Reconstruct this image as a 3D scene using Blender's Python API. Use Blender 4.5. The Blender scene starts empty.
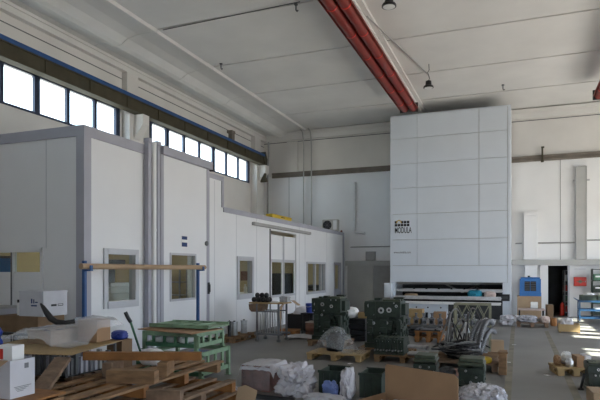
import bpy, bmesh, math, random
from mathutils import Vector, Matrix, Euler, noise
random.seed(7)
SC = bpy.context.scene
COL = SC.collection
PI = math.pi
CAMH = 1.9
YAW = math.radians(21.27)
FPX = 560.0
SA, CA = math.sin(YAW), math.cos(YAW)

# ---------------------------------------------------------------- helpers
def at(px, t, z=0.0):
    r = (px - 300) / FPX
    return Vector(((-SA + r * CA) * t, (CA + r * SA) * t, z))
def ground(px, py, z=0.0):
    return at(px, (CAMH - z) * FPX / (py - 270), z)

class MB:
    def __init__(s): s.bm = bmesh.new(); s.mats = []; s.mi = 0
    def _f(s, vs):
        try:
            f = s.bm.faces.new(vs); f.material_index = s.mi; return f
        except ValueError: return None
    def box(s, c, d, rot=(0, 0, 0), taper=1.0):
        M = Matrix.Translation(Vector(c)) @ Euler(rot).to_matrix().to_4x4()
        hx, hy, hz = d[0] / 2, d[1] / 2, d[2] / 2
        v = []
        for z, k in ((-hz, 1.0), (hz, taper)):
            for x, y in ((-hx, -hy), (hx, -hy), (hx, hy), (-hx, hy)):
                v.append(s.bm.verts.new(M @ Vector((x * k, y * k, z))))
        for q in ((3, 2, 1, 0), (4, 5, 6, 7), (0, 1, 5, 4), (1, 2, 6, 5), (2, 3, 7, 6), (3, 0, 4, 7)):
            s._f([v[i] for i in q])
        return s
    def b6(s, x0, x1, y0, y1, z0, z1):
        return s.box(((x0 + x1) / 2, (y0 + y1) / 2, (z0 + z1) / 2), (abs(x1 - x0), abs(y1 - y0), abs(z1 - z0)))
    def ring(s, c, ax, r, seg, up=None):
        ax = Vector(ax).normalized()
        u = ax.orthogonal().normalized() if up is None else (up - ax * up.dot(ax)).normalized()
        w = ax.cross(u)
        return [s.bm.verts.new(Vector(c) + r * (math.cos(2 * PI * i / seg) * u + math.sin(2 * PI * i / seg) * w)) for i in range(seg)]
    def cyl(s, p0, p1, r, r2=None, seg=16):
        p0, p1 = Vector(p0), Vector(p1); r2 = r if r2 is None else r2
        a = s.ring(p0, p1 - p0, r, seg); b = s.ring(p1, p1 - p0, r2, seg)
        for i in range(seg):
            j = (i + 1) % seg; s._f([a[i], a[j], b[j], b[i]])
        s._f(a[::-1]); s._f(b)
        return s
    def lathe(s, prof, c=(0, 0, 0), ax=(0, 0, 1), seg=20):
        c = Vector(c); ax = Vector(ax).normalized(); prev = None
        rings = [s.ring(c + ax * z, ax, max(r, 1e-4), seg, up=ax.orthogonal()) for r, z in prof]
        for a, b in zip(rings, rings[1:]):
            for i in range(seg):
                j = (i + 1) % seg; s._f([a[i], a[j], b[j], b[i]])
        s._f(rings[0][::-1]); s._f(rings[-1])
        return s
    def tube(s, pts, r, seg=8):
        pts = [Vector(p) for p in pts]; rings = []; up = None
        n = len(pts)
        for i, p in enumerate(pts):
            d = (pts[min(i + 1, n - 1)] - pts[max(i - 1, 0)])
            if d.length < 1e-9: d = Vector((0, 0, 1))
            d.normalize()
            if up is None: up = d.orthogonal()
            up = (up - d * up.dot(d))
            if up.length < 1e-5: up = d.orthogonal()
            up.normalize()
            rr = r(i / (n - 1)) if callable(r) else r
            rings.append(s.ring(p, d, rr, seg, up=up))
        for a, b in zip(rings, rings[1:]):
            for i in range(seg):
                j = (i + 1) % seg; s._f([a[i], a[j], b[j], b[i]])
        s._f(rings[0][::-1]); s._f(rings[-1])
        return s
    def prism(s, poly, axis, a0, a1):
        def mk(u, v, a):
            return {'x': (a, u, v), 'y': (u, a, v), 'z': (u, v, a)}[axis]
        A = [s.bm.verts.new(mk(u, v, a0)) for u, v in poly]; B = [s.bm.verts.new(mk(u, v, a1)) for u, v in poly]
        n = len(poly)
        for i in range(n):
            j = (i + 1) % n; s._f([A[i], A[j], B[j], B[i]])
        s._f(A[::-1]); s._f(B)
        return s
    def sheet(s, fn, nu, nv, th=0.004):
        g = []
        for k in (0, 1):
            g.append([[s.bm.verts.new(Vector(fn(i / nu, j / nv)) - Vector((0, 0, th * k))) for j in range(nv + 1)] for i in range(nu + 1)])
        for k in (0, 1):
            for i in range(nu):
                for j in range(nv):
                    q = [g[k][i][j], g[k][i + 1][j], g[k][i + 1][j + 1], g[k][i][j + 1]]
                    s._f(q if k == 0 else q[::-1])
        for i in range(nu):
            s._f([g[0][i][0], g[1][i][0], g[1][i + 1][0], g[0][i + 1][0]]); s._f([g[0][i + 1][nv], g[1][i + 1][nv], g[1][i][nv], g[0][i][nv]])
        for j in range(nv):
            s._f([g[0][0][j + 1], g[1][0][j + 1], g[1][0][j], g[0][0][j]]); s._f([g[0][nu][j], g[1][nu][j], g[1][nu][j + 1], g[0][nu][j + 1]])
        return s
    def blob(s, c, d, seed=0, amp=.25, sub=4, freq=2.2, flat=True, sharp=True):
        """crumpled rounded lump of size d centred on c; flat: base on c.z"""
        tmp = bmesh.new(); bmesh.ops.create_icosphere(tmp, subdivisions=sub, radius=1.0)
        mp = {}
        off = Vector((seed * 3.17, seed * 1.71, seed * .93))
        for v in tmp.verts:
            n = v.co.normalized()
            # squarish lump
            k = (abs(n.x) ** 3 + abs(n.y) ** 3 + abs(n.z) ** 3) ** (-1 / 3)
            a = noise.noise(n * freq + off); b = noise.noise(n * freq * 2.7 + off)
            e = (1 - abs(a) * 2) * .6 + (1 - abs(b) * 2) * .4 if sharp else a + .5 * b
            rr = k * (1 + amp * (e - .4))
            p = Vector((n.x * rr * d[0] / 2, n.y * rr * d[1] / 2, n.z * rr * d[2] / 2))
            if flat:
                p.z = max(p.z, -d[2] * .42) + d[2] * .42
            mp[v.index] = s.bm.verts.new(p + Vector(c))
        for f in tmp.faces: s._f([mp[v.index] for v in f.verts])
        tmp.free()
        return s
    def openbox(s, c, d, th=.006, rot=0.0, floor=True):
        """open-topped carton: base centre c, size d"""
        R = Matrix.Rotation(rot, 3, 'Z'); w, l, h = d
        for ox, oy, sx, sy in ((0, -l / 2 + th / 2, w, th), (0, l / 2 - th / 2, w, th), (-w / 2 + th / 2, 0, th, l - 2 * th), (w / 2 - th / 2, 0, th, l - 2 * th)):
            p = R @ Vector((ox, oy, h / 2)); s.box(Vector(c) + p, (sx, sy, h), (0, 0, rot))
        if floor: s.box(Vector(c) + Vector((0, 0, th / 2)), (w - th, l - th, th), (0, 0, rot))
        return s
    def build(s, name, mat, parent=None, smooth=False, bevel=0, loc=None, rz=0):
        me = bpy.data.meshes.new(name)
        bmesh.ops.recalc_face_normals(s.bm, faces=s.bm.faces)
        s.bm.to_mesh(me); s.bm.free()
        for m in (mat if isinstance(mat, (list, tuple)) else [mat]): me.materials.append(m)
        if smooth:
            for p in me.polygons: p.use_smooth = True
        o = bpy.data.objects.new(name, me); COL.objects.link(o)
        if parent is not None: o.parent = parent
        if loc is not None: o.location = loc; o.rotation_euler = (0, 0, rz)
        if smooth:
            try: me.set_sharp_from_angle(angle=math.radians(50))
            except Exception: pass
        if bevel:
            b = o.modifiers.new('b', 'BEVEL'); b.width = bevel; b.segments = 2; b.limit_method = 'ANGLE'; b.angle_limit = math.radians(50)
        return o

def tag(o, label, cat, group=None, kind=None):
    o['label'] = label; o['category'] = cat
    if group: o['group'] = group
    if kind: o['kind'] = kind
    return o
def struct(o): o['kind'] = 'structure'; return o
def thing(name, label, cat, loc=(0, 0, 0), rz=0, group=None):
    o = bpy.data.objects.new(name, None); COL.objects.link(o)
    o.location = loc; o.rotation_euler = (0, 0, rz)
    return tag(o, label, cat, group)
def dup(root, loc=None, rz=None, label=None):
    r = root.copy(); COL.objects.link(r)
    if loc is not None: r.location = loc
    if rz is not None: r.rotation_euler = (0, 0, rz)
    if label: r['label'] = label
    for ch in list(root.children):
        c = ch.copy(); COL.objects.link(c); c.parent = r
        for g in list(ch.children):
            d = g.copy(); COL.objects.link(d); d.parent = c
    return r
def text(name, body, size, mat, parent, loc, rot, xs=1.0):
    cu = bpy.data.curves.new(name, 'FONT'); cu.body = body; cu.size = size; cu.extrude = .002; cu.offset = size * .012
    t = bpy.data.objects.new('tmp', cu); COL.objects.link(t)
    bpy.context.view_layer.update()
    me = bpy.data.meshes.new_from_object(t.evaluated_get(bpy.context.evaluated_depsgraph_get()))
    bpy.data.objects.remove(t)
    me.materials.clear(); me.materials.append(mat)
    o = bpy.data.objects.new(name, me); COL.objects.link(o); o.parent = parent
    o.location = loc; o.rotation_euler = rot; o.scale = (xs, 1, 1)
    return o

# ---------------------------------------------------------------- materials
def mk(name, col, rough=.6, metal=0.0, var=.1, scale=6.0, bump=0.0, stretch=(1, 1, 1), col2=None, bscale=None, spec=.5, detail=4):
    m = bpy.data.materials.new(name); m.use_nodes = True
    nt = m.node_tree; p = nt.nodes['Principled BSDF']
    p.inputs['Roughness'].default_value = rough; p.inputs['Metallic'].default_value = metal
    p.inputs['Specular IOR Level'].default_value = spec
    tc = nt.nodes.new('ShaderNodeTexCoord'); mp = nt.nodes.new('ShaderNodeMapping'); mp.inputs['Scale'].default_value = stretch
    nt.links.new(tc.outputs['Object'], mp.inputs['Vector'])
    nz = nt.nodes.new('ShaderNodeTexNoise'); nz.inputs['Scale'].default_value = scale; nz.inputs['Detail'].default_value = detail
    nt.links.new(mp.outputs[0], nz.inputs['Vector'])
    rp = nt.nodes.new('ShaderNodeValToRGB')
    a = [max(0, c * (1 - var)) for c in col]; b = [min(1, c * (1 + var)) for c in (col2 or col)]
    rp.color_ramp.elements[0].position = .32; rp.color_ramp.elements[1].position = .68
    rp.color_ramp.elements[0].color = (*a, 1); rp.color_ramp.elements[1].color = (*b, 1)
    nt.links.new(nz.outputs['Fac'], rp.inputs[0]); nt.links.new(rp.outputs[0], p.inputs['Base Color'])
    if bump:
        bn = nt.nodes.new('ShaderNodeBump'); bn.inputs['Strength'].default_value = bump; bn.inputs['Distance'].default_value = .02
        n2 = nt.nodes.new('ShaderNodeTexNoise'); n2.inputs['Scale'].default_value = bscale or scale * 3; n2.inputs['Detail'].default_value = 5
        nt.links.new(mp.outputs[0], n2.inputs['Vector'])
        nt.links.new(n2.outputs['Fac'], bn.inputs['Height']); nt.links.new(bn.outputs[0], p.inputs['Normal'])
    return m
def film(name, col, alpha, rough=.25, scale=9.0, bump=.6):
    m = mk(name, col, rough, 0, .06, scale, bump, bscale=scale * 2)
    m.node_tree.nodes['Principled BSDF'].inputs['Alpha'].default_value = alpha
    return m
def glass(name, tint=(.9, .95, .95)):
    m = bpy.data.materials.new(name); m.use_nodes = True; nt = m.node_tree
    out = nt.nodes['Material Output']; nt.nodes.remove(nt.nodes['Principled BSDF'])
    t = nt.nodes.new('ShaderNodeBsdfTransparent'); t.inputs[0].default_value = (*tint, 1)
    g = nt.nodes.new('ShaderNodeBsdfGlossy'); g.inputs['Roughness'].default_value = .03
    lw = nt.nodes.new('ShaderNodeLayerWeight'); fr = nt.nodes.new('ShaderNodeMath'); fr.operation = 'MULTIPLY_ADD'
    pw = nt.nodes.new('ShaderNodeMath'); pw.operation = 'POWER'; pw.inputs[1].default_value = 5
    nt.links.new(lw.outputs['Facing'], pw.inputs[0]); nt.links.new(pw.outputs[0], fr.inputs[0]); fr.inputs[1].default_value = .5; fr.inputs[2].default_value = .03
    mx = nt.nodes.new('ShaderNodeMixShader')
    nt.links.new(fr.outputs[0], mx.inputs[0]); nt.links.new(t.outputs[0], mx.inputs[1]); nt.links.new(g.outputs[0], mx.inputs[2])
    nt.links.new(mx.outputs[0], out.inputs[0])
    return m
def glowmat(name, col, s):
    m = bpy.data.materials.new(name); m.use_nodes = True; p = m.node_tree.nodes['Principled BSDF']
    p.inputs['Emission Color'].default_value = (*col, 1); p.inputs['Emission Strength'].default_value = s
    p.inputs['Base Color'].default_value = (*col, 1)
    return m

M = {}
M['concrete'] = mk('floor_concrete', (.165, .158, .149), .5, 0, .2, .55, .05, bscale=20, detail=8)
M['slab'] = mk('ceiling_concrete', (.68, .665, .64), .9, 0, .05, .7)
M['plaster'] = mk('beige_plaster', (.68, .66, .63), .9, 0, .05, .8)
M['paint'] = mk('white_paint', (.77, .77, .765), .8, 0, .04, .6)
M['ledge'] = mk('grey_ledge', (.44, .44, .42), .8, 0, .05, 2)
M['rail'] = mk('brown_rail', (.17, .145, .12), .7, 0, .15, 3)
M['beam'] = mk('olive_beam', (.05, .042, .022), .7, 0, .2, 3)
M['blue'] = mk('blue_steel', (.012, .07, .22), .45, 0, .15, 4)
M['bluecart'] = mk('cart_blue', (.015, .075, .17), .45, 0, .12, 4)
M['bluelt'] = mk('blue_enamel', (.03, .15, .40), .4, 0, .08, 4)
M['navy'] = mk('navy_frame', (.012, .022, .055), .5, 0, .1, 5)
M['glass'] = glass('window_glass')
M['panel'] = mk('cabin_panel', (.73, .735, .745), .45, 0, .02, 1)
M['trim'] = mk('lavender_grey_trim', (.36, .36, .41), .45, 0, .04, 2)
M['alu'] = mk('aluminium_frame', (.48, .49, .52), .4, .2, .04, 2)
M['yellow_wall'] = mk('cream_wall', (.58, .49, .31), .8, 0, .05, 1)
M['vlm'] = mk('pale_grey_steel', (.65, .70, .76), .4, 0, .02, 1)
M['seam'] = mk('dark_seam', (.12, .125, .13), .6, 0, .1, 3)
M['black'] = mk('black_plastic', (.012, .012, .014), .45, 0, .2, 8)
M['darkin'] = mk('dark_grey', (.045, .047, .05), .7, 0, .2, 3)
M['red'] = mk('red_enamel', (.20, .016, .008), .5, 0, .12, 4)
M['redsign'] = mk('red_box_paint', (.62, .035, .02), .4, 0, .05, 4)
M['steel'] = mk('galvanised_steel', (.45, .46, .47), .35, .8, .15, 12)
M['silver'] = mk('silver_metal', (.6, .61, .62), .35, .6, .08, 10)
M['wire'] = mk('grey_conduit', (.33, .33, .32), .6, 0, .06, 4)
M['wood'] = mk('pallet_wood', (.23, .132, .064), .8, 0, .28, 5, .3, stretch=(1, 1, 4))
M['woodor'] = mk('orange_timber', (.27, .115, .032), .75, 0, .25, 5, .3)
M['woodgr'] = mk('weathered_timber', (.20, .128, .08), .85, 0, .3, 6, .3)
M['ply'] = mk('yellow_plywood', (.38, .26, .12), .7, 0, .12, 5)
M['card'] = mk('brown_cardboard', (.33, .20, .11), .85, 0, .08, 3)
M['cardlt'] = mk('tan_cardboard', (.40, .28, .175), .85, 0, .08, 3)
M['carddk'] = mk('dark_cardboard', (.20, .125, .07), .85, 0, .15, 4)
M['whitebox'] = mk('white_carton', (.56, .56, .60), .7, 0, .05, 4)
M['paper'] = mk('white_paper', (.75, .75, .74), .7, 0, .04, 5)
M['film'] = film('clear_plastic_film', (.8, .8, .82), .28, .14)
M['filmw'] = film('milky_plastic_film', (.62, .60, .63), .72, .3)
M['filmc'] = film('clear_shrink_film', (.6, .62, .64), .13, .1)
M['bubble'] = mk('bubble_wrap', (.42, .42, .46), .22, .2, .4, 14, 1.0, bscale=16)
M['dgreen'] = mk('dark_green_paint', (.019, .032, .022), .5, 0, .35, 9)
M['dgreen2'] = mk('olive_green_paint', (.055, .068, .042), .5, 0, .3, 8)
M['lgreen'] = mk('light_green_paint', (.19, .29, .18), .5, 0, .18, 7)
M['mgreen'] = mk('mid_green_paint', (.06, .17, .095), .5, 0, .2, 7)
M['olive'] = mk('olive_steel', (.25, .25, .17), .5, 0, .2, 6)
M['maroon'] = mk('maroon_wrapped_carton', (.15, .048, .034), .55, 0, .45, 9)
M['tarp'] = mk('blue_tarp', (.02, .05, .33), .4, 0, .25, 7, .5)
M['blueb'] = film('blue_white_film', (.16, .23, .5), .85, .3)
M['bluepl'] = mk('blue_plastic', (.02, .045, .28), .4, 0, .1, 6)
M['hose'] = mk('grey_corrugated_hose', (.13, .135, .145), .45, 0, .2, 20)
M['cable'] = mk('black_cable', (.018, .018, .02), .4, 0, .2, 10)
M['cablegr'] = mk('grey_cable', (.17, .17, .165), .5, 0, .2, 10)
M['yellow'] = mk('yellow_plastic', (.62, .44, .03), .5, 0, .1, 6)
M['teal'] = mk('teal_cloth', (.01, .19, .28), .8, 0, .15, 8)
M['beige'] = mk('beige_cloth', (.50, .40, .36), .85, 0, .1, 7)
M['redbr'] = mk('reddish_brown_crate', (.20, .10, .07), .8, 0, .25, 7)
M['ac'] = mk('ivory_casing', (.45, .44, .40), .5, 0, .05, 4)
M['mark'] = mk('worn_yellow_marking', (.185, .165, .125), .7, 0, .25, 3)
M['ink'] = mk('black_ink', (.01, .012, .016), .6, 0, .1, 5)
M['inkgr'] = mk('grey_ink', (.16, .165, .18), .6, 0, .1, 5)
M['blueink'] = mk('blue_ink', (.012, .035, .13), .6, 0, .1, 5)
M['gold'] = mk('yellow_ink', (.62, .42, .08), .6, 0, .1, 5)
M['rubber'] = mk('grey_rubber', (.05, .05, .05), .8, 0, .1, 5)
M['addedglow'] = glowmat('added_light_panel', (1, .88, .68), 3.2)  # glow of the light panels added inside the cabin
M['lens'] = mk('frosted_lamp_lens', (.7, .7, .68), .3)

# ================================================================ CAMERA + LIGHT
cam = bpy.data.cameras.new('camera'); co = bpy.data.objects.new('camera', cam); COL.objects.link(co)
cam.sensor_width = 36; cam.lens = 36 * FPX / 600; cam.shift_y = 70 / 600; cam.clip_end = 200; cam.clip_start = .05
co.location = (0, 0, CAMH); co.rotation_euler = (PI / 2, 0, YAW)
SC.camera = co
vs = SC.view_settings; vs.view_transform = 'Standard'; vs.look = 'None'; vs.gamma = 1; vs.use_curve_mapping = False
vs.exposure = EXPOSURE = 1.9
w = bpy.data.worlds.new('sky'); SC.world = w; w.use_nodes = True
nt = w.node_tree; bg = nt.nodes['Background']
tc = nt.nodes.new('ShaderNodeTexCoord'); sx = nt.nodes.new('ShaderNodeSeparateXYZ'); rp = nt.nodes.new('ShaderNodeValToRGB')
mr = nt.nodes.new('ShaderNodeMapRange'); mr.inputs[1].default_value = -1; mr.inputs[2].default_value = 1
nt.links.new(tc.outputs['Generated'], sx.inputs[0]); nt.links.new(sx.outputs[2], mr.inputs[0]); nt.links.new(mr.outputs[0], rp.inputs[0]); nt.links.new(rp.outputs[0], bg.inputs[0])
e = rp.color_ramp.elements
e[0].position = .485; e[0].color = (.68, .65, .60, 1); e[1].position = .515; e[1].color = (.80, .92, 1.08, 1)
e2 = e.new(1.0); e2.color = (.58, .78, 1.1, 1)
bg.inputs[1].default_value = 1.9
sun = bpy.data.lights.new('sun', 'SUN'); sun.energy = 13.0; sun.angle = .009; sun.color = (1, .93, .82)
so = bpy.data.objects.new('sun', sun); COL.objects.link(so)
ELEV = math.radians(41.5)
sd = Vector((math.cos(ELEV) * .985, -math.cos(ELEV) * .17, math.sin(ELEV)))
so.rotation_euler = sd.to_track_quat('Z', 'Y').to_euler()

# ================================================================ SHELL
XL, YB, ZC = -11.77, 25.3, 8.65
XR, YR = 9.0, -4.5
BANDS = [(-2.32, 5.31), (6.86, 14.49), (16.0, 23.7)]
WZ0, WZ1 = 5.97, 7.02
b = MB(); b.b6(XL - .3, XR + .3, YR, YB + .3, -.2, 0)
struct(b.build('floor', M['concrete']))

def wall_x(x0, x1, y0, y1, z1, holes, b=None):
    """wall slab between x0..x1, running along Y, with rectangular holes (y0,y1,z0,z1)"""
    b = b or MB(); ys = sorted({y0, y1, *[h[0] for h in holes], *[h[1] for h in holes]})
    for a, c in zip(ys, ys[1:]):
        hs = sorted([(h[2], h[3]) for h in holes if h[0] <= a and h[1] >= c]); z = 0
        for p, q in hs:
            if p > z: b.b6(x0, x1, a, c, z, p)
            z = q
        if z < z1: b.b6(x0, x1, a, c, z, z1)
    return b
def wall_y(y0, y1, x0, x1, z1, holes, b=None):
    b = b or MB(); xs = sorted({x0, x1, *[h[0] for h in holes], *[h[1] for h in holes]})
    for a, c in zip(xs, xs[1:]):
        hs = sorted([(h[2], h[3]) for h in holes if h[0] <= a and h[1] >= c]); z = 0
        for p, q in hs:
            if p > z: b.b6(a, c, y0, y1, z, p)
            z = q
        if z < z1: b.b6(a, c, y0, y1, z, z1)
    return b
hl = [(a, c, WZ0, WZ1) for a, c in BANDS]
struct(wall_x(XL - .3, XL, YR, YB + .3, ZC + .2, hl).build('wall_left', M['plaster']))
struct(wall_x(XR, XR + .3, YR, YB + .3, ZC + .2, hl + [(a + .6, c - .6, 0, 4.4) for a, c in BANDS[1:]]).build('wall_right', M['plaster']))  # unseen gate openings added to let in more light from this side
struct(wall_y(YR - .3, YR, XL, XR, ZC + .2, [(1.5, 6.5, 0, 4.2)]).build('wall_rear', M['plaster']))  # unseen wall added to cut the light from behind, one gate left open
DX0, DX1, DZ = 1.16, 1.905, 2.08
b = MB(); wall_y(YB, YB + .3, XL, XR, 6.5, [(DX0, DX1, 0, DZ)], b); b.mi = 1; b.b6(XL, XR, YB, YB + .3, 6.5, ZC + .2)
struct(b.build('wall_back', [M['paint'], M['plaster']]))

# window bands: frame and panes
n = 0
for side, bands in ((XL, BANDS), (XR, BANDS)):
    out = -1 if side < 0 else 1
    for (a, c) in bands:
        n += 1
        x = side + out * .05
        f = MB(); np_ = 7; st = (c - a) / np_
        f.b6(x - .04, x + .04, a, c, WZ0, WZ0 + .07); f.b6(x - .04, x + .04, a, c, WZ1 - .045, WZ1)
        for k in range(np_ + 1):
            hw = (.09 if k in (0, 1, 4, 7) else .055) if side < 0 else (.3 if k % 3 else .12)  # unseen right wall mullions widened to break up the sun patches
            y = min(max(a + k * st, a + hw), c - hw)
            f.b6(x - .045, x + .045, y - hw, y + hw, WZ0 + .07, WZ1 - .045)
        fo = struct(f.build('window_%d' % n, M['navy']))
        for k in range(np_):
            g = MB(); g.b6(x - .006, x + .006, a + k * st + .03, a + (k + 1) * st - .03, WZ0 + .05, WZ1 - .05)
            g.build('window_pane', M['glass'], fo)

# ceiling: cross slabs with open joints, folded gutter strip along the outer wall
b = MB(); ys = [YR] + [7.0 + 3.1 * k for k in range(-3, 6)] + [YB + .3]
for a, c in zip(ys, ys[1:]):
    if c - a < .1: continue
    b.b6(-9.45, XR, a + .025, c - .36, ZC, ZC + .2)
    b.b6(-9.45, XR, c - .335, c - .025, ZC + .012, ZC + .2)
b.b6(XL - .3, XR + .3, YR, YB + .3, ZC + .2, ZC + .3)
prof = [(XL, 8.47), (-11.5, 8.55), (-11.15, 8.50), (-11.02, 8.41), (-10.85, 8.38), (-10.68, 8.41), (-10.45, 8.55), (-10.1, 8.61), (-9.62, 8.62), (-9.58, 8.56), (-9.46, 8.56), (-9.44, ZC), (-9.44, ZC + .2), (XL, ZC + .2)]
for a, c in zip(ys, ys[1:]):
    b.prism(prof, 'y', a + .012, c - .012)
struct(b.build('ceiling', M['slab']))
tr = 0
def trim(b, m):
    global tr; tr += 1
    return struct(b.build('trim_%d' % tr, m))
b = MB(); b.b6(XL, XL + .16, YR, YB, 8.22, 8.46); b.b6(XL + .16, XL + .2, YR, YB, 8.38, 8.46); trim(b, M['slab'])
b = MB(); b.b6(XL, XL + .012, YR, YB, 7.975, 8.0); trim(b, M['seam'])
b = MB(); b.b6(XL + .2, XR, YB - .12, YB, 8.22, 8.6); b.b6(XL + .2, XR, YB - .18, YB - .12, 8.46, 8.6); trim(b, M['slab'])
b = MB(); b.b6(XL, XR, YB - .012, YB, 8.13, 8.16); trim(b, M['seam'])
b = MB(); b.b6(-4.15, -3.75, YR, 25.1, 8.5, ZC); b.b6(-3.75, -3.6, YR, 25.1, 8.57, ZC); trim(b, M['slab'])
# columns on the outer wall
for (a, c) in ((14.58, 15.15), (23.85, 24.5)):
    b = MB(); b.b6(XL, XL + .2, a, c, 0, 8.2)
    b.prism([(XL + .2, 0), (XL + .3, 0), (XL + .3, 6.865), (XL + .2, 6.865)], 'y', a, c)
    b.prism([(XL + .3, 6.1), (XL + .66, 6.55), (XL + .66, 6.865), (XL + .3, 6.865)], 'y', a + .2, c - .05)
    trim(b, M['plaster'])
# back wall: dark busbar rail, ledge, columns, joints, conduits
b = MB(); b.b6(-11.3, XR, YB - .1, YB, 6.42, 6.5); b.b6(-11.3, XR, YB - .06, YB, 6.5, 6.56); b.b6(-11.3, XR, YB - .1, YB, 6.56, 6.66); trim(b, M['rail'])
b = MB(); b.b6(-7.5, XR, YB - .22, YB, 2.1, 2.32); trim(b, M['ledge'])
b = MB(); b.b6(-10.5, -9.95, YB - .1, YB, 6.66, 8.13); trim(b, M['plaster'])
b = MB(); b.b6(.86, 1.15, YB - .12, YB, 0, 2.1); trim(b, M['paint'])
b = MB(); b.b6(DX0 - .06, DX0, YB - .03, YB + .02, 0, DZ); b.b6(DX1, DX1 + .06, YB - .03, YB + .02, 0, DZ); trim(b, M['alu'])
b = MB()
for x in (-10.42, -5.15, 1.62):
    b.b6(x - .015, x + .015, YB - .01, YB, 2.32, 6.42)
trim(b, M['wire'])
# room behind the doorway
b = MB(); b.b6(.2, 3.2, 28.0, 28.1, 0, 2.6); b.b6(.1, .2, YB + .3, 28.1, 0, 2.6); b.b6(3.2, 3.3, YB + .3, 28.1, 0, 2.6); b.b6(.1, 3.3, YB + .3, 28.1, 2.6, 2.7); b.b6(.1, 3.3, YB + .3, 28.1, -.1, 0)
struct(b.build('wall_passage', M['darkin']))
# closed door under the ledge; darker panel colours in the dark recess beside it
b = MB(); b.b6(-7.45, -6.2, YB - .05, YB, 0, 2.1)
for k in range(4): b.b6(-7.4, -6.25, YB - .062, YB - .05, .05 + k * .51, .52 + k * .51)
struct(b.build('door_1', M['ledge']))
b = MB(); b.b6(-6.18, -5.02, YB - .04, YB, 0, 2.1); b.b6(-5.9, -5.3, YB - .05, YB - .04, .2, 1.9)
struct(b.build('recess_panel', M['wire']))
b = MB(); b.box((-.15, 18.4 - 4, .0015), (.11, 22, .003)); trim(b, M['mark'])
b = MB(); b.box((.82, 13.0, .0015), (.11, 12, .003)); trim(b, M['mark'])

# conduits on the back wall
def conduit(pts, label, r=.025, mat='wire'):
    b = MB(); b.tube(pts, r, 8)
    return tag(b.build('conduit', M[mat], smooth=True), label, 'conduit')
conduit([(-7.3, YB - .03, 2.97), (-5.0, YB - .03, 2.97)], 'grey horizontal conduit on the back wall above the grey door')
conduit([(-.1, YB - .03, 3.02), (.15, YB - .03, 3.02)], 'short grey conduit between the white tower and the white wall duct', .03)
conduit([(.78, YB - .03, 3.02), (2.15, YB - .03, 3.02)], 'grey conduit running between the white wall duct and the grey wall channel', .03)
conduit([(2.6, YB - .03, 3.1), (6.0, YB - .03, 3.1)], 'grey conduit running on past the grey wall channel, above the fire hose box', .03)
conduit([(-7.1, YB - .06, 6.0), (-7.1, YB - .06, 3.7), (-7.0, YB - .06, 3.62), (-6.6, YB - .06, 3.6)], 'thick white vertical pipe on the back wall above the air conditioner', .06, 'paint')
conduit([(-9.6, YB - .6, 8.56), (-9.6, YB - .3, 8.5), (-9.6, YB - .22, 8.2), (-9.6, YB - .16, 7.9), (-9.6, YB - .16, 3.8)], 'pale pipe running down the back wall from the ceiling, nearer the corner column', .032, 'ledge')
conduit([(-9.2, YB - .6, 8.56), (-9.2, YB - .3, 8.5), (-9.2, YB - .22, 8.2), (-9.2, YB - .16, 7.9), (-9.2, YB - .16, 3.8)], 'pale pipe running down the back wall from the ceiling, nearer the white tower', .032, 'ledge')
b = MB(); b.b6(-6.55, -6.1, YB - .14, YB - .001, 2.33, 2.75); b.b6(-6.5, -6.15, YB - .155, YB - .14, 2.4, 2.7)
tag(b.build('junction_box', M['wire'], bevel=.01), 'small grey junction box on the ledge above the grey door', 'junction box')
b = MB(); b.b6(.23, .74, YB - .2, YB - .001, 2.33, 4.15); b.b6(.23, .74, YB - .215, YB - .001, 4.15, 4.3); b.b6(.2, .77, YB - .21, YB - .001, 2.33, 2.4)
tag(b.build('wall_duct', [M['paint']], bevel=.012), 'white boxed duct standing on the wall ledge beside the tall white machine', 'duct')
b = MB(); b.b6(.27, .72, YB - .2, YB - .001, .9, 2.09); b.b6(.25, .74, YB - .205, YB - .001, 2.0, 2.09)
tag(b.build('wall_duct', [M['paint']], bevel=.012), 'white duct section below the ledge behind the blue cabinet', 'duct')
t = thing('wall_channel', 'tall grey metal channel fixed upright on the back wall above the fire hose box', 'channel', (2.38, YB - .002, 2.33))
b = MB(); b.b6(-.18, .18, -.16, 0, 0, 3.75); b.b6(-.2, -.17, -.18, 0, 0, 3.75); b.b6(.17, .2, -.18, 0, 0, 3.75); b.build('cover', M['ledge'], t, bevel=.008)
for s in (-1, 1):
    b = MB(); b.cyl((s * .2, -.1, 3.2), (s * .3, -.1, 3.2), .035); b.build('clamp', M['steel'], t)
b = MB(); b.b6(.9, .97, YB - .2, YB - .105, 6.35, 6.95); b.b6(.88, .99, YB - .22, YB - .105, 6.35, 6.43); b.box((.95, YB - .16, 6.96), (.12, .1, .06))
tag(b.build('rail_bracket', M['beam'], bevel=.01), 'dark bracket standing on the brown wall rail', 'bracket')

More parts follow.
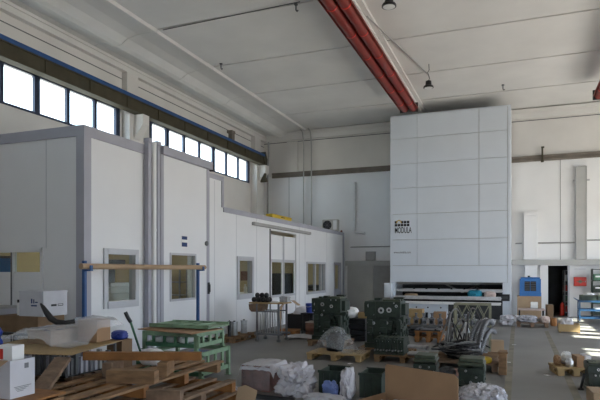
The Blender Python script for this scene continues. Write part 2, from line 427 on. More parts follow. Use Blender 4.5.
# ---------------------------------------------------------------- crane runway
t = thing('crane_runway', 'long dark crane runway beam with blue top rail above the high windows', 'crane beam', (-11.3, 0, 6.87))
b = MB(); b.b6(-.14, .14, YR + .2, 24.2, 0, .03); b.b6(-.05, .1, YR + .2, 24.2, .03, .36); b.b6(-.14, .14, YR + .2, 24.2, .36, .39)
for k in range(18): b.b6(-.13, .13, -3.5 + k * 1.6, -3.48 + k * 1.6, .03, .36)
b.build('girder', M['beam'], t)
b = MB(); b.b6(.02, .15, YR + .2, 24.1, .39, .49); b.b6(.0, .16, YR + .2, 24.1, .46, .5); b.build('rail', M['blue'], t, bevel=.01)
b = MB(); b.prism([(23.9, .4), (24.2, .65), (24.4, .3), (24.25, -.55), (24.45, -.75), (24.2, -.8), (24.05, -.45), (24.1, .1)], 'x', -.14, .14); b.build('end_bracket', M['beam'], t, bevel=.01)
b = MB(); b.b6(-.08, .1, 20.9, 21.15, .5, .85); b.box((.0, 21.0, .85), (.26, .3, .12)); b.build('end_stop', M['rail'], t, bevel=.015)
b = MB()
b.tube([(XL + .5, 24.75, 8.1), (XL + .5, 24.75, 7.4), (XL + .45, 24.75, 6.9), (XL + .45, 24.75, 3.8)], .05, 8)
tag(b.build('pipe', M['wire'], smooth=True), 'grey vertical pipe on the corner column past the last high window', 'pipe')

# ---------------------------------------------------------------- radiant strips and lamps
def heater(x, y0, y1, z, label):
    t = thing('radiant_heater', label, 'heater', (x, 0, z), 0, 'red ceiling heaters')
    for s in (-1, 1):
        b = MB(); b.tube([(s * .16, y0, 0), (s * .16, y1, 0)], .135, 14); b.build('tube', M['red'], t, smooth=True)
    b = MB(); b.prism([(-.34, -.06), (-.31, .0), (-.16, .16), (.16, .16), (.31, .0), (.34, -.06), (.33, .02), (.18, .2), (-.18, .2), (-.33, .02)], 'y', y0, y1); b.build('reflector', M['red'], t)
    b = MB(); b.b6(-.34, .34, y1, y1 + .05, -.14, .2); b.build('end_plate', M['darkin'], t)
    k = 0; y = y1 - .9
    while y > y0:
        for s in (-1, 1):
            b = MB(); b.lathe([(.139, -.025), (.146, -.02), (.146, .02), (.139, .025)], (s * .16, y, 0), (0, 1, 0), 14); b.build('clamp_band', M['redsign'], t, smooth=True)
        if k % 2 == 0:
            b = MB(); b.cyl((0, y, .18), (0, y, ZC - z - .13), .012, seg=6); b.build('hanger', M['wire'], t)
        y -= 1.6; k += 1
    return t
heater(-3.84, 4.0, 21.2, 8.0, 'long red twin tube heater strip hung under the ceiling, ending above the white tower')
heater(2.78, 8.0, 22.0, 8.0, 'red heater strip hung in the ceiling corner above the fire hose box')
def highbay(p, label, hook):
    t = thing('high_bay_lamp', label, 'lamp', p)
    b = MB(); b.lathe([(.04, .2), (.09, .19), (.1, .06), (.15, .03), (.165, 0), (.165, -.03), (.14, -.035)], seg=24); b.build('housing', M['black'], t, smooth=True)
    b = MB(); b.lathe([(.139, -.034), (.12, -.045), (.01, -.05)], seg=24); b.build('lens', M['lens'], t, smooth=True)
    b = MB()
    if hook: b.tube([(0, 0, .19), (0.03, 0, .28), (0, 0, .4), (-.03, 0, .48), (.02, 0, .55), (.01, 0, ZC - p[2] - .02)], .012, 6)
    else: b.tube([(0, 0, .19), (0, 0, ZC - p[2] - .02)], .014, 6)
    b.build('hanger', M['cable'], t)
    return t
highbay(tuple(at(389, 12.7, 7.9)), 'black bell lamp with round lens hanging closest, at the top of the picture', False)
highbay(tuple(at(428.5, 18.3, 7.88)), 'black bell lamp with round lens hanging on a curly hook above the white tower', True)
conduit([at(367, 14.7, 8.56), at(428, 19.2, 8.62)], 'thin ceiling conduit leading to the lamp above the white tower', .02)
conduit([at(163, 15.7, 8.63), at(300, 14.05, 8.63)], 'thin cable line along the ceiling joint over the cabin', .012, 'seam')
for (px, t_, lab) in ((221, 18.3, 'small dark hook hanging from the ceiling over the cabin roof'), (503, 20.4, 'small dark hook hanging from the ceiling beside the white tower'), (296, 14.2, 'small dark hook under the ceiling near the red heater')):
    p = at(px, t_, ZC); b = MB(); b.tube([(0, 0, -.002), (0, 0, -.16), (.03, 0, -.2), (.06, 0, -.17)], .018, 6); b.cyl((0, 0, -.03), (0, 0, -.002), .05)
    tag(b.build('ceiling_hook', M['seam'], loc=p), lab, 'hook')

# ================================================================ CABIN (prefabricated offices)
CX, CY = -7.58, 8.31
CE = 25.05
W1 = (8.92, 9.81, 1.25, 2.24); W2 = (10.96, 12.02, 1.2, 2.27); W3 = (14.53, 15.4, 1.17, 2.2)
DD = (16.75, 19.1, 0, 3.2); W4 = (20.2, 22.35, 1.02, 2.17); W5 = (23.6, 24.6, 0, 2.2)
b = MB()
wall_x(CX - .12, CX, CY, 12.72, 4.6, [W1, W2], b)
wall_x(CX - .12, CX, 12.72, 13.6, 4.44, [], b)
wall_x(CX - .12, CX, 13.6, CE, 3.62, [W3, DD, W4, W5], b)
struct(b.build('wall_cabin_front', M['panel']))
SD = (-10.25, -8.57, 0, 2.31)
b = MB(); wall_y(CY, CY + .12, XL + .05, CX - .12, 4.6, [SD], b); b.b6(XL + .05, CX - .12, 13.5, 13.6, 3.62, 4.44)
struct(b.build('wall_cabin_side', M['panel']))
b = MB(); b.b6(XL + .05, CX - .12, CY + .12, 12.72, 4.5, 4.58); b.b6(XL + .05, CX - .12, 12.72, 13.5, 4.34, 4.42); b.b6(XL + .05, CX - .12, 13.6, CE, 3.52, 3.6)
struct(b.build('ceiling_cabin_roof', M['panel']))
b = MB(); b.b6(XL + .1, XL + .14, CY + .12, CE, 0, 3.2); b.b6(XL + .14, CX - .12, 13.75, 13.82, 0, 3.2); b.b6(XL + .14, CX - .12, 19.5, 19.57, 0, 3.2); b.b6(XL + .14, CX - .12, CE - .06, CE, 0, 3.2)
struct(b.build('wall_cabin_inner', M['yellow_wall']))
b = MB(); b.b6(XL + .05, CX - .12, CY + .12, CE, 3.2, 3.24)
struct(b.build('ceiling_cabin', M['paint']))
b = MB()
# corner, top and end trims
b.b6(CX - .01, CX + .03, CY - .03, CY + .16, 0, 4.62); b.b6(CX - .16, CX - .01, CY - .03, CY, 0, 4.62)
b.b6(CX, CX + .03, CY + .16, 10.1, 4.42, 4.62); b.b6(XL + .05, CX - .16, CY - .03, CY, 4.42, 4.62)
b.b6(CX, CX + .03, 12.72, 13.62, 4.34, 4.46); b.b6(CX, CX + .03, 13.52, 13.62, 3.62, 4.34)
b.b6(CX, CX + .03, 13.62, CE, 3.5, 3.64); b.b6(CX, CX + .035, CE - .14, CE + .02, 0, 3.64)
b.b6(CX - .12, CX + .0, 13.62, CE, 3.62, 3.64); b.b6(CX - .12, CX, CY, 10.1, 4.6, 4.62)
trim(b, M['trim'])
b = MB()
for y in (9.0 - .55, 13.15, 14.4, 15.75, 19.4, 20.0, 22.6):
    z1 = 4.42 if y < 13 else (4.3 if y < 13.5 else 3.5)
    b.b6(CX, CX + .004, y - .006, y + .006, 0, z1)
for x in (-8.5, -10.4): b.b6(x - .006, x + .006, CY - .004, CY, 2.32 if x > -10 else 0, 4.42)
trim(b, M['alu'])
# windows of the cabin
def win(num, h, mull=(), fw=.07):
    y0, y1, z0, z1 = h
    f = MB(); o = fw
    x0, x1 = CX - .13, CX + .035
    f.b6(x0, x1, y0 - o, y0 + .025, z0 - o * 1.3, z1 + o); f.b6(x0, x1, y1 - .025, y1 + o, z0 - o * 1.3, z1 + o)
    f.b6(x0, x1, y0, y1, z1 - .025, z1 + o); f.b6(x0, x1 + .02, y0, y1, z0 - o * 1.3, z0 + .025)
    for m in mull: f.b6(x0 + .03, x1 - .03, m - .03, m + .03, z0, z1)
    fo = struct(f.build('window_%d' % num, M['alu']))
    g = MB(); g.b6(CX - .06, CX - .052, y0 + .02, y1 - .02, z0 + .02, z1 - .02); g.build('window_pane', M['glass'], fo)
win(7, W1, fw=.09); win(8, W3, fw=.1); win(9, W4, (21.2, 21.9), .05)
# narrow glazed door at the far end
f = MB(); y0, y1, z0, z1 = W5
for a, c in ((y0, y0 + .1), (y1 - .1, y1)): f.b6(CX - .1, CX + .02, a, c, 0, z1)
f.b6(CX - .1, CX + .02, y0, y1, z1 - .08, z1 + .04); f.b6(CX - .09, CX, y0 + .1, y1 - .1, 0, 1.05)
d = struct(f.build('door_3', M['trim']))
g = MB(); g.b6(CX - .06, CX - .052, y0 + .1, y1 - .1, 1.05, z1 - .08); g.build('door_pane', M['glass'], d)
# double glazed door in the side wall
f = MB(); x0, x1, z0, z1 = SD
f.b6(x0, x0 + .06, CY - .03, CY + .1, 0, z1); f.b6(x1 - .06, x1, CY - .03, CY + .1, 0, z1); f.b6(x0, x1, CY - .03, CY + .1, z1 - .06, z1 + .03)
f.b6(-9.43, -9.37, CY, CY + .1, 0, z1 - .06)
f.b6(x0 + .06, -9.43, CY + .02, CY + .08, 0, 1.86); f.b6(-9.37, x1 - .06, CY + .02, CY + .08, 0, 1.86)
d = struct(f.build('door_4', M['panel']))
for a, c in ((x0 + .06, -9.43), (-9.37, x1 - .06)):
    g = MB(); g.b6(a, c, CY + .05, CY + .058, 1.86, z1 - .06); g.build('door_pane', M['glass'], d)
g = MB(); g.b6(-9.415, -9.385, CY - .012, CY, 0, z1 - .06); g.build('door_gasket', M['seam'], d)
# big sliding door leaf
t = thing('sliding_door', 'large white sliding door leaf with a window and blue sign on the cabin', 'sliding door', (CX + .035, 10.6, 0))
b = MB(); wall_x(0, .07, 0, 2.06, 4.58, [(.36, 1.42, 1.2, 2.27)], b); b.build('leaf', M['panel'], t)
b = MB(); b.b6(-.005, .085, 1.97, 2.09, .02, 4.58); b.b6(-.005, .085, -.03, .08, .02, 4.58); b.build('edge_profile', M['trim'], t)
b = MB(); b.b6(0.06, .16, -.03, 2.14, 4.5, 4.7); b.b6(-.03, .1, -.03, 2.14, 4.58, 4.68); b.build('track', M['trim'], t, bevel=.01)
b = MB(); b.b6(.05, .18, 2.14, 2.2, 4.47, 4.62); b.build('track_stop', M['black'], t)
b = MB()
for y in (.33, 1.4): b.b6(-.01, .09, y, y + .05, 1.17, 2.3)
b.b6(-.01, .09, .38, 1.4, 1.17, 1.22); b.b6(-.01, .09, .38, 1.4, 2.25, 2.3); b.build('window_frame', M['alu'], t)
g = MB(); g.b6(.03, .038, .36, 1.42, 1.2, 2.27); g.build('pane', M['glass'], t)
b = MB(); b.b6(.07, .11, 1.99, 2.08, 1.28, 1.58); b.b6(.1, .14, 2.01, 2.06, 1.33, 1.53); b.build('handle', M['black'], t, bevel=.01)
b = MB(); b.cyl((.07, 1.93, 2.58), (.12, 1.93, 2.58), .06); b.build('knob', M['seam'], t, bevel=.01)
b = MB(); b.b6(.07, .076, .8, 1.07, 2.45, 2.72); s = b.build('sign', M['paper'], t)
for z0, z1 in ((2.46, 2.56), (2.63, 2.71)):
    b = MB(); b.b6(.076, .079, .82, 1.05, z0, z1); b.build('blue_field', M['blueink'], s)
# upright posts beside it
for i, (y, lab) in enumerate(((10.14, 'grey upright post on the cabin front, nearer the cabin window'), (10.47, 'grey upright post on the cabin front, against the sliding door'))):
    b = MB(); b.b6(CX + .03, CX + .14, y - .055, y + .055, 0, 4.72); b.b6(CX + .02, CX + .16, y - .07, y + .07, 4.66, 4.76); b.b6(CX + .02, CX + .16, y - .09, y + .09, 0, .03)
    tag(b.build('post', M['trim'], bevel=.008), lab, 'post', 'cabin door posts')
b = MB(); b.tube([(CX + .115, 10.31, .01), (CX + .115, 10.31, 4.7)], .06, 14); b.lathe([(.065, 0), (.065, .06)], (CX + .115, 10.31, 2.75), seg=14)
tag(b.build('pipe', M['paint'], smooth=True), 'white vertical pipe between the two grey posts of the cabin', 'pipe')
# double sliding door on the low part
t = thing('sliding_door', 'white double sliding door with two tall panes under a grey track', 'sliding door', (CX - .06, 16.75, 0))
for k, (a, c) in enumerate(((.17, 1.18), (1.22, 2.32))):
    b = MB(); wall_x(-.025, .025, a, c, 3.08, [(a + .07, c - .07, 1.05, 2.2)], b); lf = b.build('leaf', M['panel'], t)
    b = MB(); b.b6(-.004, .004, a + .07, c - .07, 1.05, 2.2); b.build('pane', M['glass'], lf)
    b = MB(); b.b6(.02, .035, a + .03, c - .03, 2.16, 2.26); b.b6(.02, .035, a + .03, c - .03, .98, 1.06); b.build('window_rail', M['alu'], lf)
b = MB(); b.b6(.06, .17, -1.35, 3.65, 3.27, 3.37); b.build('track', M['wire'], t, bevel=.01)
b = MB(); b.b6(.02, .05, 1.16, 1.26, .4, 3.08); b.build('meeting_stile', M['alu'], t)
b = MB(); b.b6(.0, .085, -.03, .03, 0, 3.25); b.build('door_jamb', M['seam'], t)
# on the roof
t = thing('air_conditioner', 'small ivory air conditioner unit with black fan on the cabin roof edge', 'air conditioner', (-7.95, 24.3, 3.645))
b = MB(); b.b6(-.36, .36, -.16, .16, .03, .55); b.build('casing', M['ac'], t, bevel=.02)
b = MB(); b.lathe([(.21, 0), (.21, .012), (.19, .02), (.02, .02)], (-.12, -.16, .29), (0, -1, 0), 24); fg = b.build('fan_grille', M['black'], t)
b = MB()
for k in range(4): b.box((-.12, -.186, .29), (.4, .008, .012), (0, k * PI / 4, 0))
b.build('guard', M['seam'], fg)
for x in (-.27, .27):
    b = MB(); b.b6(x - .03, x + .03, -.17, .17, 0, .03); b.build('foot', M['seam'], t)
b = MB(); b.b6(.16, .33, -.168, -.16, .08, .5)
for k in range(6): b.b6(.17, .32, -.174, -.168, .12 + k * .06, .14 + k * .06)
b.build('side_panel', M['paint'], t)
t = thing('case', 'long yellow case lying on the cabin roof edge above the double sliding door', 'case', (-7.72, 17.85, 3.645))
b = MB(); b.b6(-.12, .12, -.85, .85, 0, .09); b.build('body', M['yellow'], t, bevel=.02)
b = MB(); b.b6(-.125, .125, -.86, .86, .09, .13); b.build('lid', M['yellow'], t, bevel=.015)
b = MB(); b.tube([(.12, -.12, .06), (.16, -.1, .06), (.16, .1, .06), (.12, .12, .06)], .012, 6); b.build('handle', M['black'], t)
b = MB(); b.lathe([(.05, 0), (.05, .05), (.03, .09)], (CX - .02, 24.8, 3.645), seg=12)
tag(b.build('beacon', M['redbr'], smooth=True), 'small reddish beacon on the cabin roof near its far corner', 'beacon')
# light panels added to brighten the cabin rooms, and things behind the panes
for (x, y, lab) in ((-9.6, 10.9, 'added glowing panel brightening the cabin room behind the big sliding door'), (-9.6, 16.6, 'added glowing panel brightening the cabin room behind the double door'), (-9.6, 22.2, 'added glowing panel brightening the farthest cabin room')):
    t = thing('added_light', lab, 'added light', (x, y, 3.19))
    b = MB(); b.b6(-.33, .33, -.63, .63, -.05, 0); b.build('frame', M['alu'], t)
    b = MB(); b.b6(-.3, .3, -.6, .6, -.056, -.05); b.build('diffuser', M['addedglow'], t)
def cabinet(loc, d, mat, label, cat='cabinet', name='cabinet'):
    t = thing(name, label, cat, loc); w, l, h = d
    b = MB(); b.b6(-w / 2, w / 2, -l / 2, l / 2, .05, h); b.build('body', M[mat], t, bevel=.01)
    for s in (-1, 1):
        b = MB(); b.b6(w / 2, w / 2 + .018, min(0, s * l / 2) + .012, max(0, s * l / 2) - .012, .09, h - .04); dd = b.build('door', M[mat], t, bevel=.004)
        b = MB(); b.b6(w / 2 + .018, w / 2 + .04, s * .06 - .01, s * .06 + .01, h * .5, h * .5 + .14); b.build('handle', M['steel'], dd)
    b = MB(); b.b6(-w / 2 + .02, w / 2 - .02, -l / 2 + .02, l / 2 - .02, 0, .05); b.build('plinth', M['black'], t)
    return t
def shelfrack(loc, d, n, mat, label, rz=0):
    t = thing('shelf_rack', label, 'shelf', loc, rz); w, l, h = d
    for sx_ in (-1, 1):
        for sy_ in (-1, 1):
            b = MB(); b.box((sx_ * (w / 2 - .02), sy_ * (l / 2 - .02), h / 2), (.04, .04, h)); b.build('upright', M[mat], t)
    for k in range(n):
        b = MB(); z = .12 + (h - .16) * k / (n - 1); b.b6(-w / 2, w / 2, -l / 2, l / 2, z, z + .03); b.build('shelf', M[mat], t)
    return t
cabinet((-10.0, 20.4, 0), (.5, 1.3, 1.9), 'darkin', 'dark cabinet behind the panes at the far cabin window')
cabinet((-8.25, 18.9, 0), (.9, .7, 1.78), 'black', 'black cabinet standing behind the panes of the double sliding door')
shelfrack((-9.0, 13.18, 0), (.9, .4, 1.95), 6, 'steel', 'metal shelf rack seen through the sliding door window')
t = thing('office_chair', 'black office chair behind the sliding door window', 'chair', (-8.62, 12.5, 0), 1.4)
b = MB(); b.box((0, 0, .47), (.5, .5, .09)); b.build('seat', M['black'], t, bevel=.03)
b = MB(); b.box((-.24, 0, .98), (.09, .48, .72), (0, -.12, 0)); b.build('backrest', M['black'], t, bevel=.04)
b = MB(); b.cyl((0, 0, .08), (0, 0, .43), .03); b.build('column', M['steel'], t)
for k in range(5):
    a = k * 2 * PI / 5; b = MB(); b.tube([(0, 0, .1), (.28 * math.cos(a), .28 * math.sin(a), .06)], .02, 6); lg = b.build('leg', M['black'], t)
    b = MB(); b.cyl((.28 * math.cos(a), .28 * math.sin(a) - .015, .03), (.28 * math.cos(a), .28 * math.sin(a) + .015, .03), .03, seg=10); b.build('caster', M['black'], lg)
t = thing('printer', 'dark printer on a white stand behind the first cabin window', 'printer', (-8.95, 10.75, 0))
b = MB(); b.b6(-.3, .3, -.5, .5, 0, 1.35); b.build('stand', M['paint'], t, bevel=.01)
b = MB(); b.b6(-.28, .28, -.4, .4, 1.351, 1.5); b.b6(-.25, .25, -.36, .36, 1.5, 1.6); b.build('body', M['paint'], t, bevel=.02)
b = MB(); b.b6(-.28, .1, -.5, .35, 1.95, 2.15); b.b6(-.2, .0, -.3, .1, 1.6, 1.95); b.build('scanner', M['black'], t, bevel=.02)
t = thing('notice', 'red notice on the wall behind the cabin window before the double door', 'notice', (-9.85, 19.485, 1.67))
b = MB(); b.b6(-.22, .22, 0, .01, -.18, .18); b.build('sheet', M['redbr'], t)
for i, (y, c, h) in enumerate(((15.0, 'mgreen', .32), (15.2, 'paper', .26))):
    pass
t = thing('desk', 'white desk inside the cabin behind the window before the double door', 'desk', (-8.3, 16.4, 0))
b = MB(); b.b6(-.4, .4, -.8, .8, 1.12, 1.16); b.build('top', M['paint'], t)
for sx_ in (-.36, .36):
    for sy_ in (-.75, .75):
        b = MB(); b.box((sx_, sy_, .56), (.05, .05, 1.12)); b.build('leg', M['alu'], t)
b = MB(); b.lathe([(.05, 0), (.055, .18), (.03, .22), (.03, .28)], (-8.2, 16.2, 1.161), seg=14)
tag(b.build('bottle', M['paper'], smooth=True), 'white bottle standing on the desk behind the cabin window', 'bottle')
t = thing('desk', 'dark bench inside the cabin behind the wide far window', 'desk', (-8.3, 23.2, 0))
b = MB(); b.b6(-.4, .4, -1.2, 1.2, 1.04, 1.1); b.build('top', M['darkin'], t)
for sx_ in (-.36, .36):
    for sy_ in (-1.1, 1.1):
        b = MB(); b.box((sx_, sy_, .52), (.05, .05, 1.04)); b.build('leg', M['black'], t)
b = MB(); b.blob((-8.25, 22.9, 1.101), (.5, .9, .18), 3, .2, 3)
tag(b.build('bag', M['darkin'], smooth=True), 'dark bag lying on the bench behind the wide far window', 'bag')
t = thing('wall_board', 'blue board inside the cabin behind the side door pane', 'board', (-10.6, CY + .6, 1.6))
b = MB(); b.b6(-.9, .55, 0, .04, 0, .55); b.build('board', M['bluelt'], t)
b = MB(); b.b6(-.9, .55, -.01, .05, .55, .6); b.b6(-.06, -.02, .0, .04, -1.6, 0); b.b6(.4, .44, .0, .04, -1.6, 0); b.build('frame', M['seam'], t)

# ================================================================ VERTICAL LIFT TOWER
VX0, VX1, VY0, VY1, VT = -4.9, -.25, 22.8, 25.04, 8.21
t = thing('storage_lift', 'tall white panelled vertical storage lift tower against the back wall', 'storage lift', ((VX0 + VX1) / 2, VY0, 0))
ox = (VX0 + VX1) / 2; hw = (VX1 - VX0) / 2; dp = VY1 - VY0
b = MB(); b.b6(-hw, -hw + .1, .06, dp, 0, VT - .03); b.build('side_panel', M['vlm'], t)
b = MB(); b.b6(hw - .1, hw, .06, dp, 0, VT - .03); b.build('side_panel', M['vlm'], t)
b = MB(); b.b6(-hw + .1, hw - .1, dp - .1, dp, 0, VT - .03); b.build('rear_panel', M['darkin'], t)
b = MB(); b.b6(-hw, hw, .0, dp, VT - .03, VT); b.build('top_panel', M['vlm'], t)
b = MB(); b.b6(-hw + .1, hw - .1, .05, .1, 1.42, VT - .03); b.b6(-hw + .1, hw - .1, .9, 1.0, 1.3, 1.42); b.build('inner_frame', M['wire'], t)
zs = [1.41, 2.08, 3.13, 4.18, 5.23, 6.22, 7.25, VT - .035]; xs = [-hw, -3.80 - ox, -1.41 - ox, hw - .12]
for i, (z0, z1) in enumerate(zip(zs, zs[1:])):
    cols = list(zip(xs, xs[1:])) if i else [(xs[0], xs[-1])]
    for x0, x1 in cols:
        b = MB(); b.b6(x0 + .004, x1 - (.011 if x1 > 0 and x1 < 2 else .004), 0, .05, z0 + .007, z1 - .007); b.build('front_panel', M['vlm'], t, bevel=.004)
b = MB(); b.b6(hw - .11, hw, -.01, .06, 0, VT - .035); b.build('corner_profile', M['vlm'], t, bevel=.008)
b = MB(); b.b6(-hw, -hw + .22, -.01, .06, 0, 1.41); b.build('corner_profile', M['vlm'], t, bevel=.008)
b = MB(); b.b6(hw - .3, hw - .11, -.005, .06, 0, 1.41); b.build('bay_side_panel', M['vlm'], t, bevel=.006)
b = MB(); b.b6(-hw - .18, -hw + .12, -.3, 0, .78, 1.37); b.b6(-hw - .1, -hw + .1, -.33, -.3, .85, 1.3); b.build('control_cabinet', M['vlm'], t, bevel=.012)
# bay: braces, trays, lower housing
b = MB()
for x0, x1, in ((-1.0, .35), (1.7, .35)):
    b.tube([(x0, dp - .16, 1.6), (x1, dp - .16, .95)], .035, 6)
b.build('cross_brace', M['steel'], t)
b = MB(); b.b6(-hw + .25, hw - .32, .1, .95, 1.03, 1.06); b.b6(-hw + .25, hw - .32, .06, .1, 1.03, 1.13); b.b6(-hw + .25, hw - .32, .95, .98, 1.03, 1.13); b.build('tray', M['silver'], t)
b = MB(); b.b6(-hw + .3, hw - .34, -.5, .05, .80, .84); b.b6(-hw + .3, hw - .34, -.54, -.5, .75, .89); b.build('tray', M['silver'], t)
b = MB(); b.b6(-hw + .35, hw - .35, -.42, .05, .60, .64); b.b6(-hw + .35, hw - .35, -.46, -.42, .56, .67); b.build('apron', M['paper'], t)
b = MB(); b.b6(-1.5, .0, -.3, .04, .22, .55); b.build('housing', M['vlm'], t, bevel=.01)
b = MB(); b.b6(-hw + .22, hw - .11, .0, .06, .0, .55); b.build('lower_panel', M['darkin'], t)
for x in (-1.2, -.75, -.25):
    b = MB(); b.cyl((x, -.3, .42), (x, -.312, .42), .03); b.build('cover_plug', M['black'], t)
for k in range(5):
    x = -1.35 + k * .3
    b = MB(); b.b6(x, x + .16, -.29, .0, .0, .21); b.build('foot', M['vlm'], t)
# logo and web address
lg = thing_logo = MB(); x0 = -4.73 - ox; z0 = 3.68
SQ = .105
for r in range(2):
    for c in range(5):
        if r == 1 and c == 1: continue
        lg.b6(x0 + c * SQ * 1.18 + .02, x0 + c * SQ * 1.18 + SQ + .02, -.004, -.001, z0 + r * SQ * 1.15, z0 + r * SQ * 1.15 + SQ * .95)
lo = lg.build('logo', M['ink'], t)
b = MB(); pts = [(x0 + .02 + 1.18 * SQ + .05 + .09 * math.cos(a), -.003, z0 + .14 + .11 * math.sin(a)) for a in [PI * k / 8 for k in range(9)]]; b.tube(pts, .018, 6); b.build('arc', M['gold'], lo)
text('lettering', 'MODULA', .34, M['ink'], lo, (x0 + .02, -.003, z0 - .27), (PI / 2, 0, 0), .48)
text('web_address', 'www.modula.com', .12, M['inkgr'], t, (x0 - .02, -.003, 2.58), (PI / 2, 0, 0), .8)
# operator screen
b = MB(); b.b6(hw - .42, hw - .04, -.2, -.16, .72, .98); sc = b.build('operator_screen', M['black'], t, bevel=.01)
b = MB(); b.b6(hw - .36, hw - .1, -.203, -.2, .8, .9); b.build('display', M['darkin'], sc)
b = MB(); b.tube([(hw - .2, -.16, .82), (hw - .2, -.0, .82)], .025, 6); b.build('arm', M['seam'], sc)

# ================================================================ MOVABLE THINGS
def pallet(loc, label, w=1.2, d=.8, rz=0, mat='wood', nb=5, group=None, h=.145):
    t = thing('pallet', label, 'pallet', loc, rz, group)
    bw = w / nb * .7 if d > w else d / nb * .72
    for k in range(nb):
        y = -d / 2 + bw / 2 + k * (d - bw) / (nb - 1)
        b = MB(); b.box((0, y, h - .011), (w, bw * random.uniform(.9, 1.02), .022), (0, 0, random.uniform(-.006, .006))); b.build('deck_board', M[mat], t)
    for i in (-1, 0, 1):
        x = i * (w / 2 - .07)
        b = MB(); b.b6(x - .07, x + .07, -d / 2, d / 2, h - .044, h - .022); b.build('cross_board', M[mat], t)
        b = MB(); b.b6(x - .05, x + .05, -d / 2, d / 2, 0, .02); b.build('bottom_board', M[mat], t)
        for j in (-1, 0, 1):
            y = j * (d / 2 - .06)
            b = MB(); b.b6(x - .055, x + .055, y - .055, y + .055, .02, h - .044); b.build('block', M[mat], t)
    return t
def carton(loc, d, label, rz=0, mat='card', open_=False, name='cardboard_box', group=None, flaps=True):
    t = thing(name, label, 'box', loc, rz, group); w, l, h = d
    b = MB()
    if open_:
        b.openbox((0, 0, 0), d, .008); b.build('body', M[mat], t)
        if flaps:
            for s in (-1, 1):
                b = MB(); b.box((0, s * (l / 2 + l * .16), h - .04 * s * s - .02), (w * .96, l * .34, .006), (s * -.5 if s > 0 else .5, 0, 0)); b.build('flap', M[mat], t)
    else:
        b.b6(-w / 2, w / 2, -l / 2, l / 2, 0, h - .006); b.build('body', M[mat], t, bevel=.006)
        for s in (-1, 1):
            b = MB(); b.b6(-w / 2 + .002, w / 2 - .002, min(s * .002, s * l / 2), max(s * .002, s * l / 2), h - .006, h); b.build('flap', M[mat], t)
        b = MB(); b.b6(-w / 2 + .01, w / 2 - .01, -.025, .025, h, h + .001); b.build('tape', M['cardlt'], t)
    return t
def lump(name, label, cat, loc, d, mat, seed, amp=.28, sub=5, freq=2.4, group=None, rz=0):
    b = MB(); b.blob((0, 0, 0), d, seed, amp, sub, freq, sharp=(mat not in ('filmw', 'blueb')))
    return tag(b.build(name, M[mat], smooth=True, loc=loc, rz=rz), label, cat, group)
def bar(p0, p1, w, h, mb=None):
    p0, p1 = Vector(p0), Vector(p1); d = p1 - p0
    mb = mb or MB(); rz = math.atan2(d.y, d.x); ry = -math.atan2(d.z, math.hypot(d.x, d.y))
    mb.box((p0 + p1) / 2, (d.length, w, h), (0, ry, rz)); return mb
def tall_casting(loc, d, label, seed, ports):
    """tall painted casting: slotted column, wide head block with ports, set-back lower wing full of bosses"""
    R = random.Random(seed); w, l, h = d
    t = thing('machine_casting', label, 'machine part', loc)
    b = MB()
    b.b6(-w / 2, w / 2, -l / 2, l / 2, 0, h * .1); b.b6(-w * .46, w * .08, -l * .42, l * .45, h * .1, h * .62)
    b.b6(w * .08, w * .44, -l * .2, l * .45, h * .1, h * .62)
    for k in range(3):
        z = h * (.16 + k * .15); b.b6(-w * .42, -w * .3, -l * .5, -l * .4, z, z + h * .1); b.b6(-w * .12, w * .06, -l * .5, -l * .4, z, z + h * .1)
    for k in range(16):
        x = R.uniform(w * .08, w * .42); z = R.uniform(h * .12, h * .58); s = R.uniform(.04, .1); b.box((x, -l * R.uniform(.2, .34), z), (s * w * 1.3, l * .2, s * h))
    b.b6(w * .3, w * .4, -l * .45, -l * .2, h * .1, h * .55)
    for k in range(12): b.box((w * .45, R.uniform(-l * .2, l * .4), R.uniform(h * .1, h * .6)), (w * R.uniform(.03, .1), l * .12, h * R.uniform(.05, .12)))
    b.build('body', M['dgreen'], t, bevel=.007)
    b = MB(); b.b6(-w / 2, w * .4, -l / 2, l * .46, h * .62, h * .93); b.b6(w * .4, w * .5, -l * .3, l * .4, h * .66, h * .88); b.b6(-w * .53, -w * .5, -l * .4, l * .2, h * .68, h * .9)
    b.b6(-w * .4, -w * .22, -l * .53, -l * .5, h * .6, h * .92); b.b6(-w * .0, w * .1, -l * .52, -l * .5, h * .84, h * .93)
    for k in range(5): b.box((R.uniform(-w * .42, w * .36), R.uniform(-l * .4, l * .3), h * .945), (w * R.uniform(.08, .18), l * R.uniform(.1, .25), h * R.uniform(.03, .1)))
    b.build('head_block', M['dgreen'], t, bevel=.008)
    b = MB(); b.b6(-w * .05, w * .36, -l * .4, l * .3, h * .93, h * .965); b.build('cover_plate', M['dgreen2'], t, bevel=.005)
    b = MB(); b.b6(w * .15, w * .4, l * .05, l * .35, h * .965, h); b.build('cover_plate', M['dgreen'], t, bevel=.005)
    for (x, z, r) in ports:
        x *= w; z *= h; y = -l / 2 - (.0 if z > h * .62 else -l * .08)
        b = MB(); b.lathe([(r * .5, 0), (r * .5, .012), (r, .012), (r * 1.08, .004), (r * 1.08, -l * .06)], (x, y, z), (0, -1, 0), 16); f = b.build('port_ring', M['silver'], t, smooth=True)
        b = MB(); b.cyl((x, y - .001, z), (x, y - .006, z), r * .48, seg=14); b.build('bore', M['black'], f)
    for k in range(8):
        x = R.uniform(-w * .45, w * .3); z = h * R.choice((.2, .3, .66, .9)); b = MB(); b.cyl((x, -l * .4, z), (x, -l * .53, z), .016, seg=6); b.build('bolt', M['steel'], t)
    return t
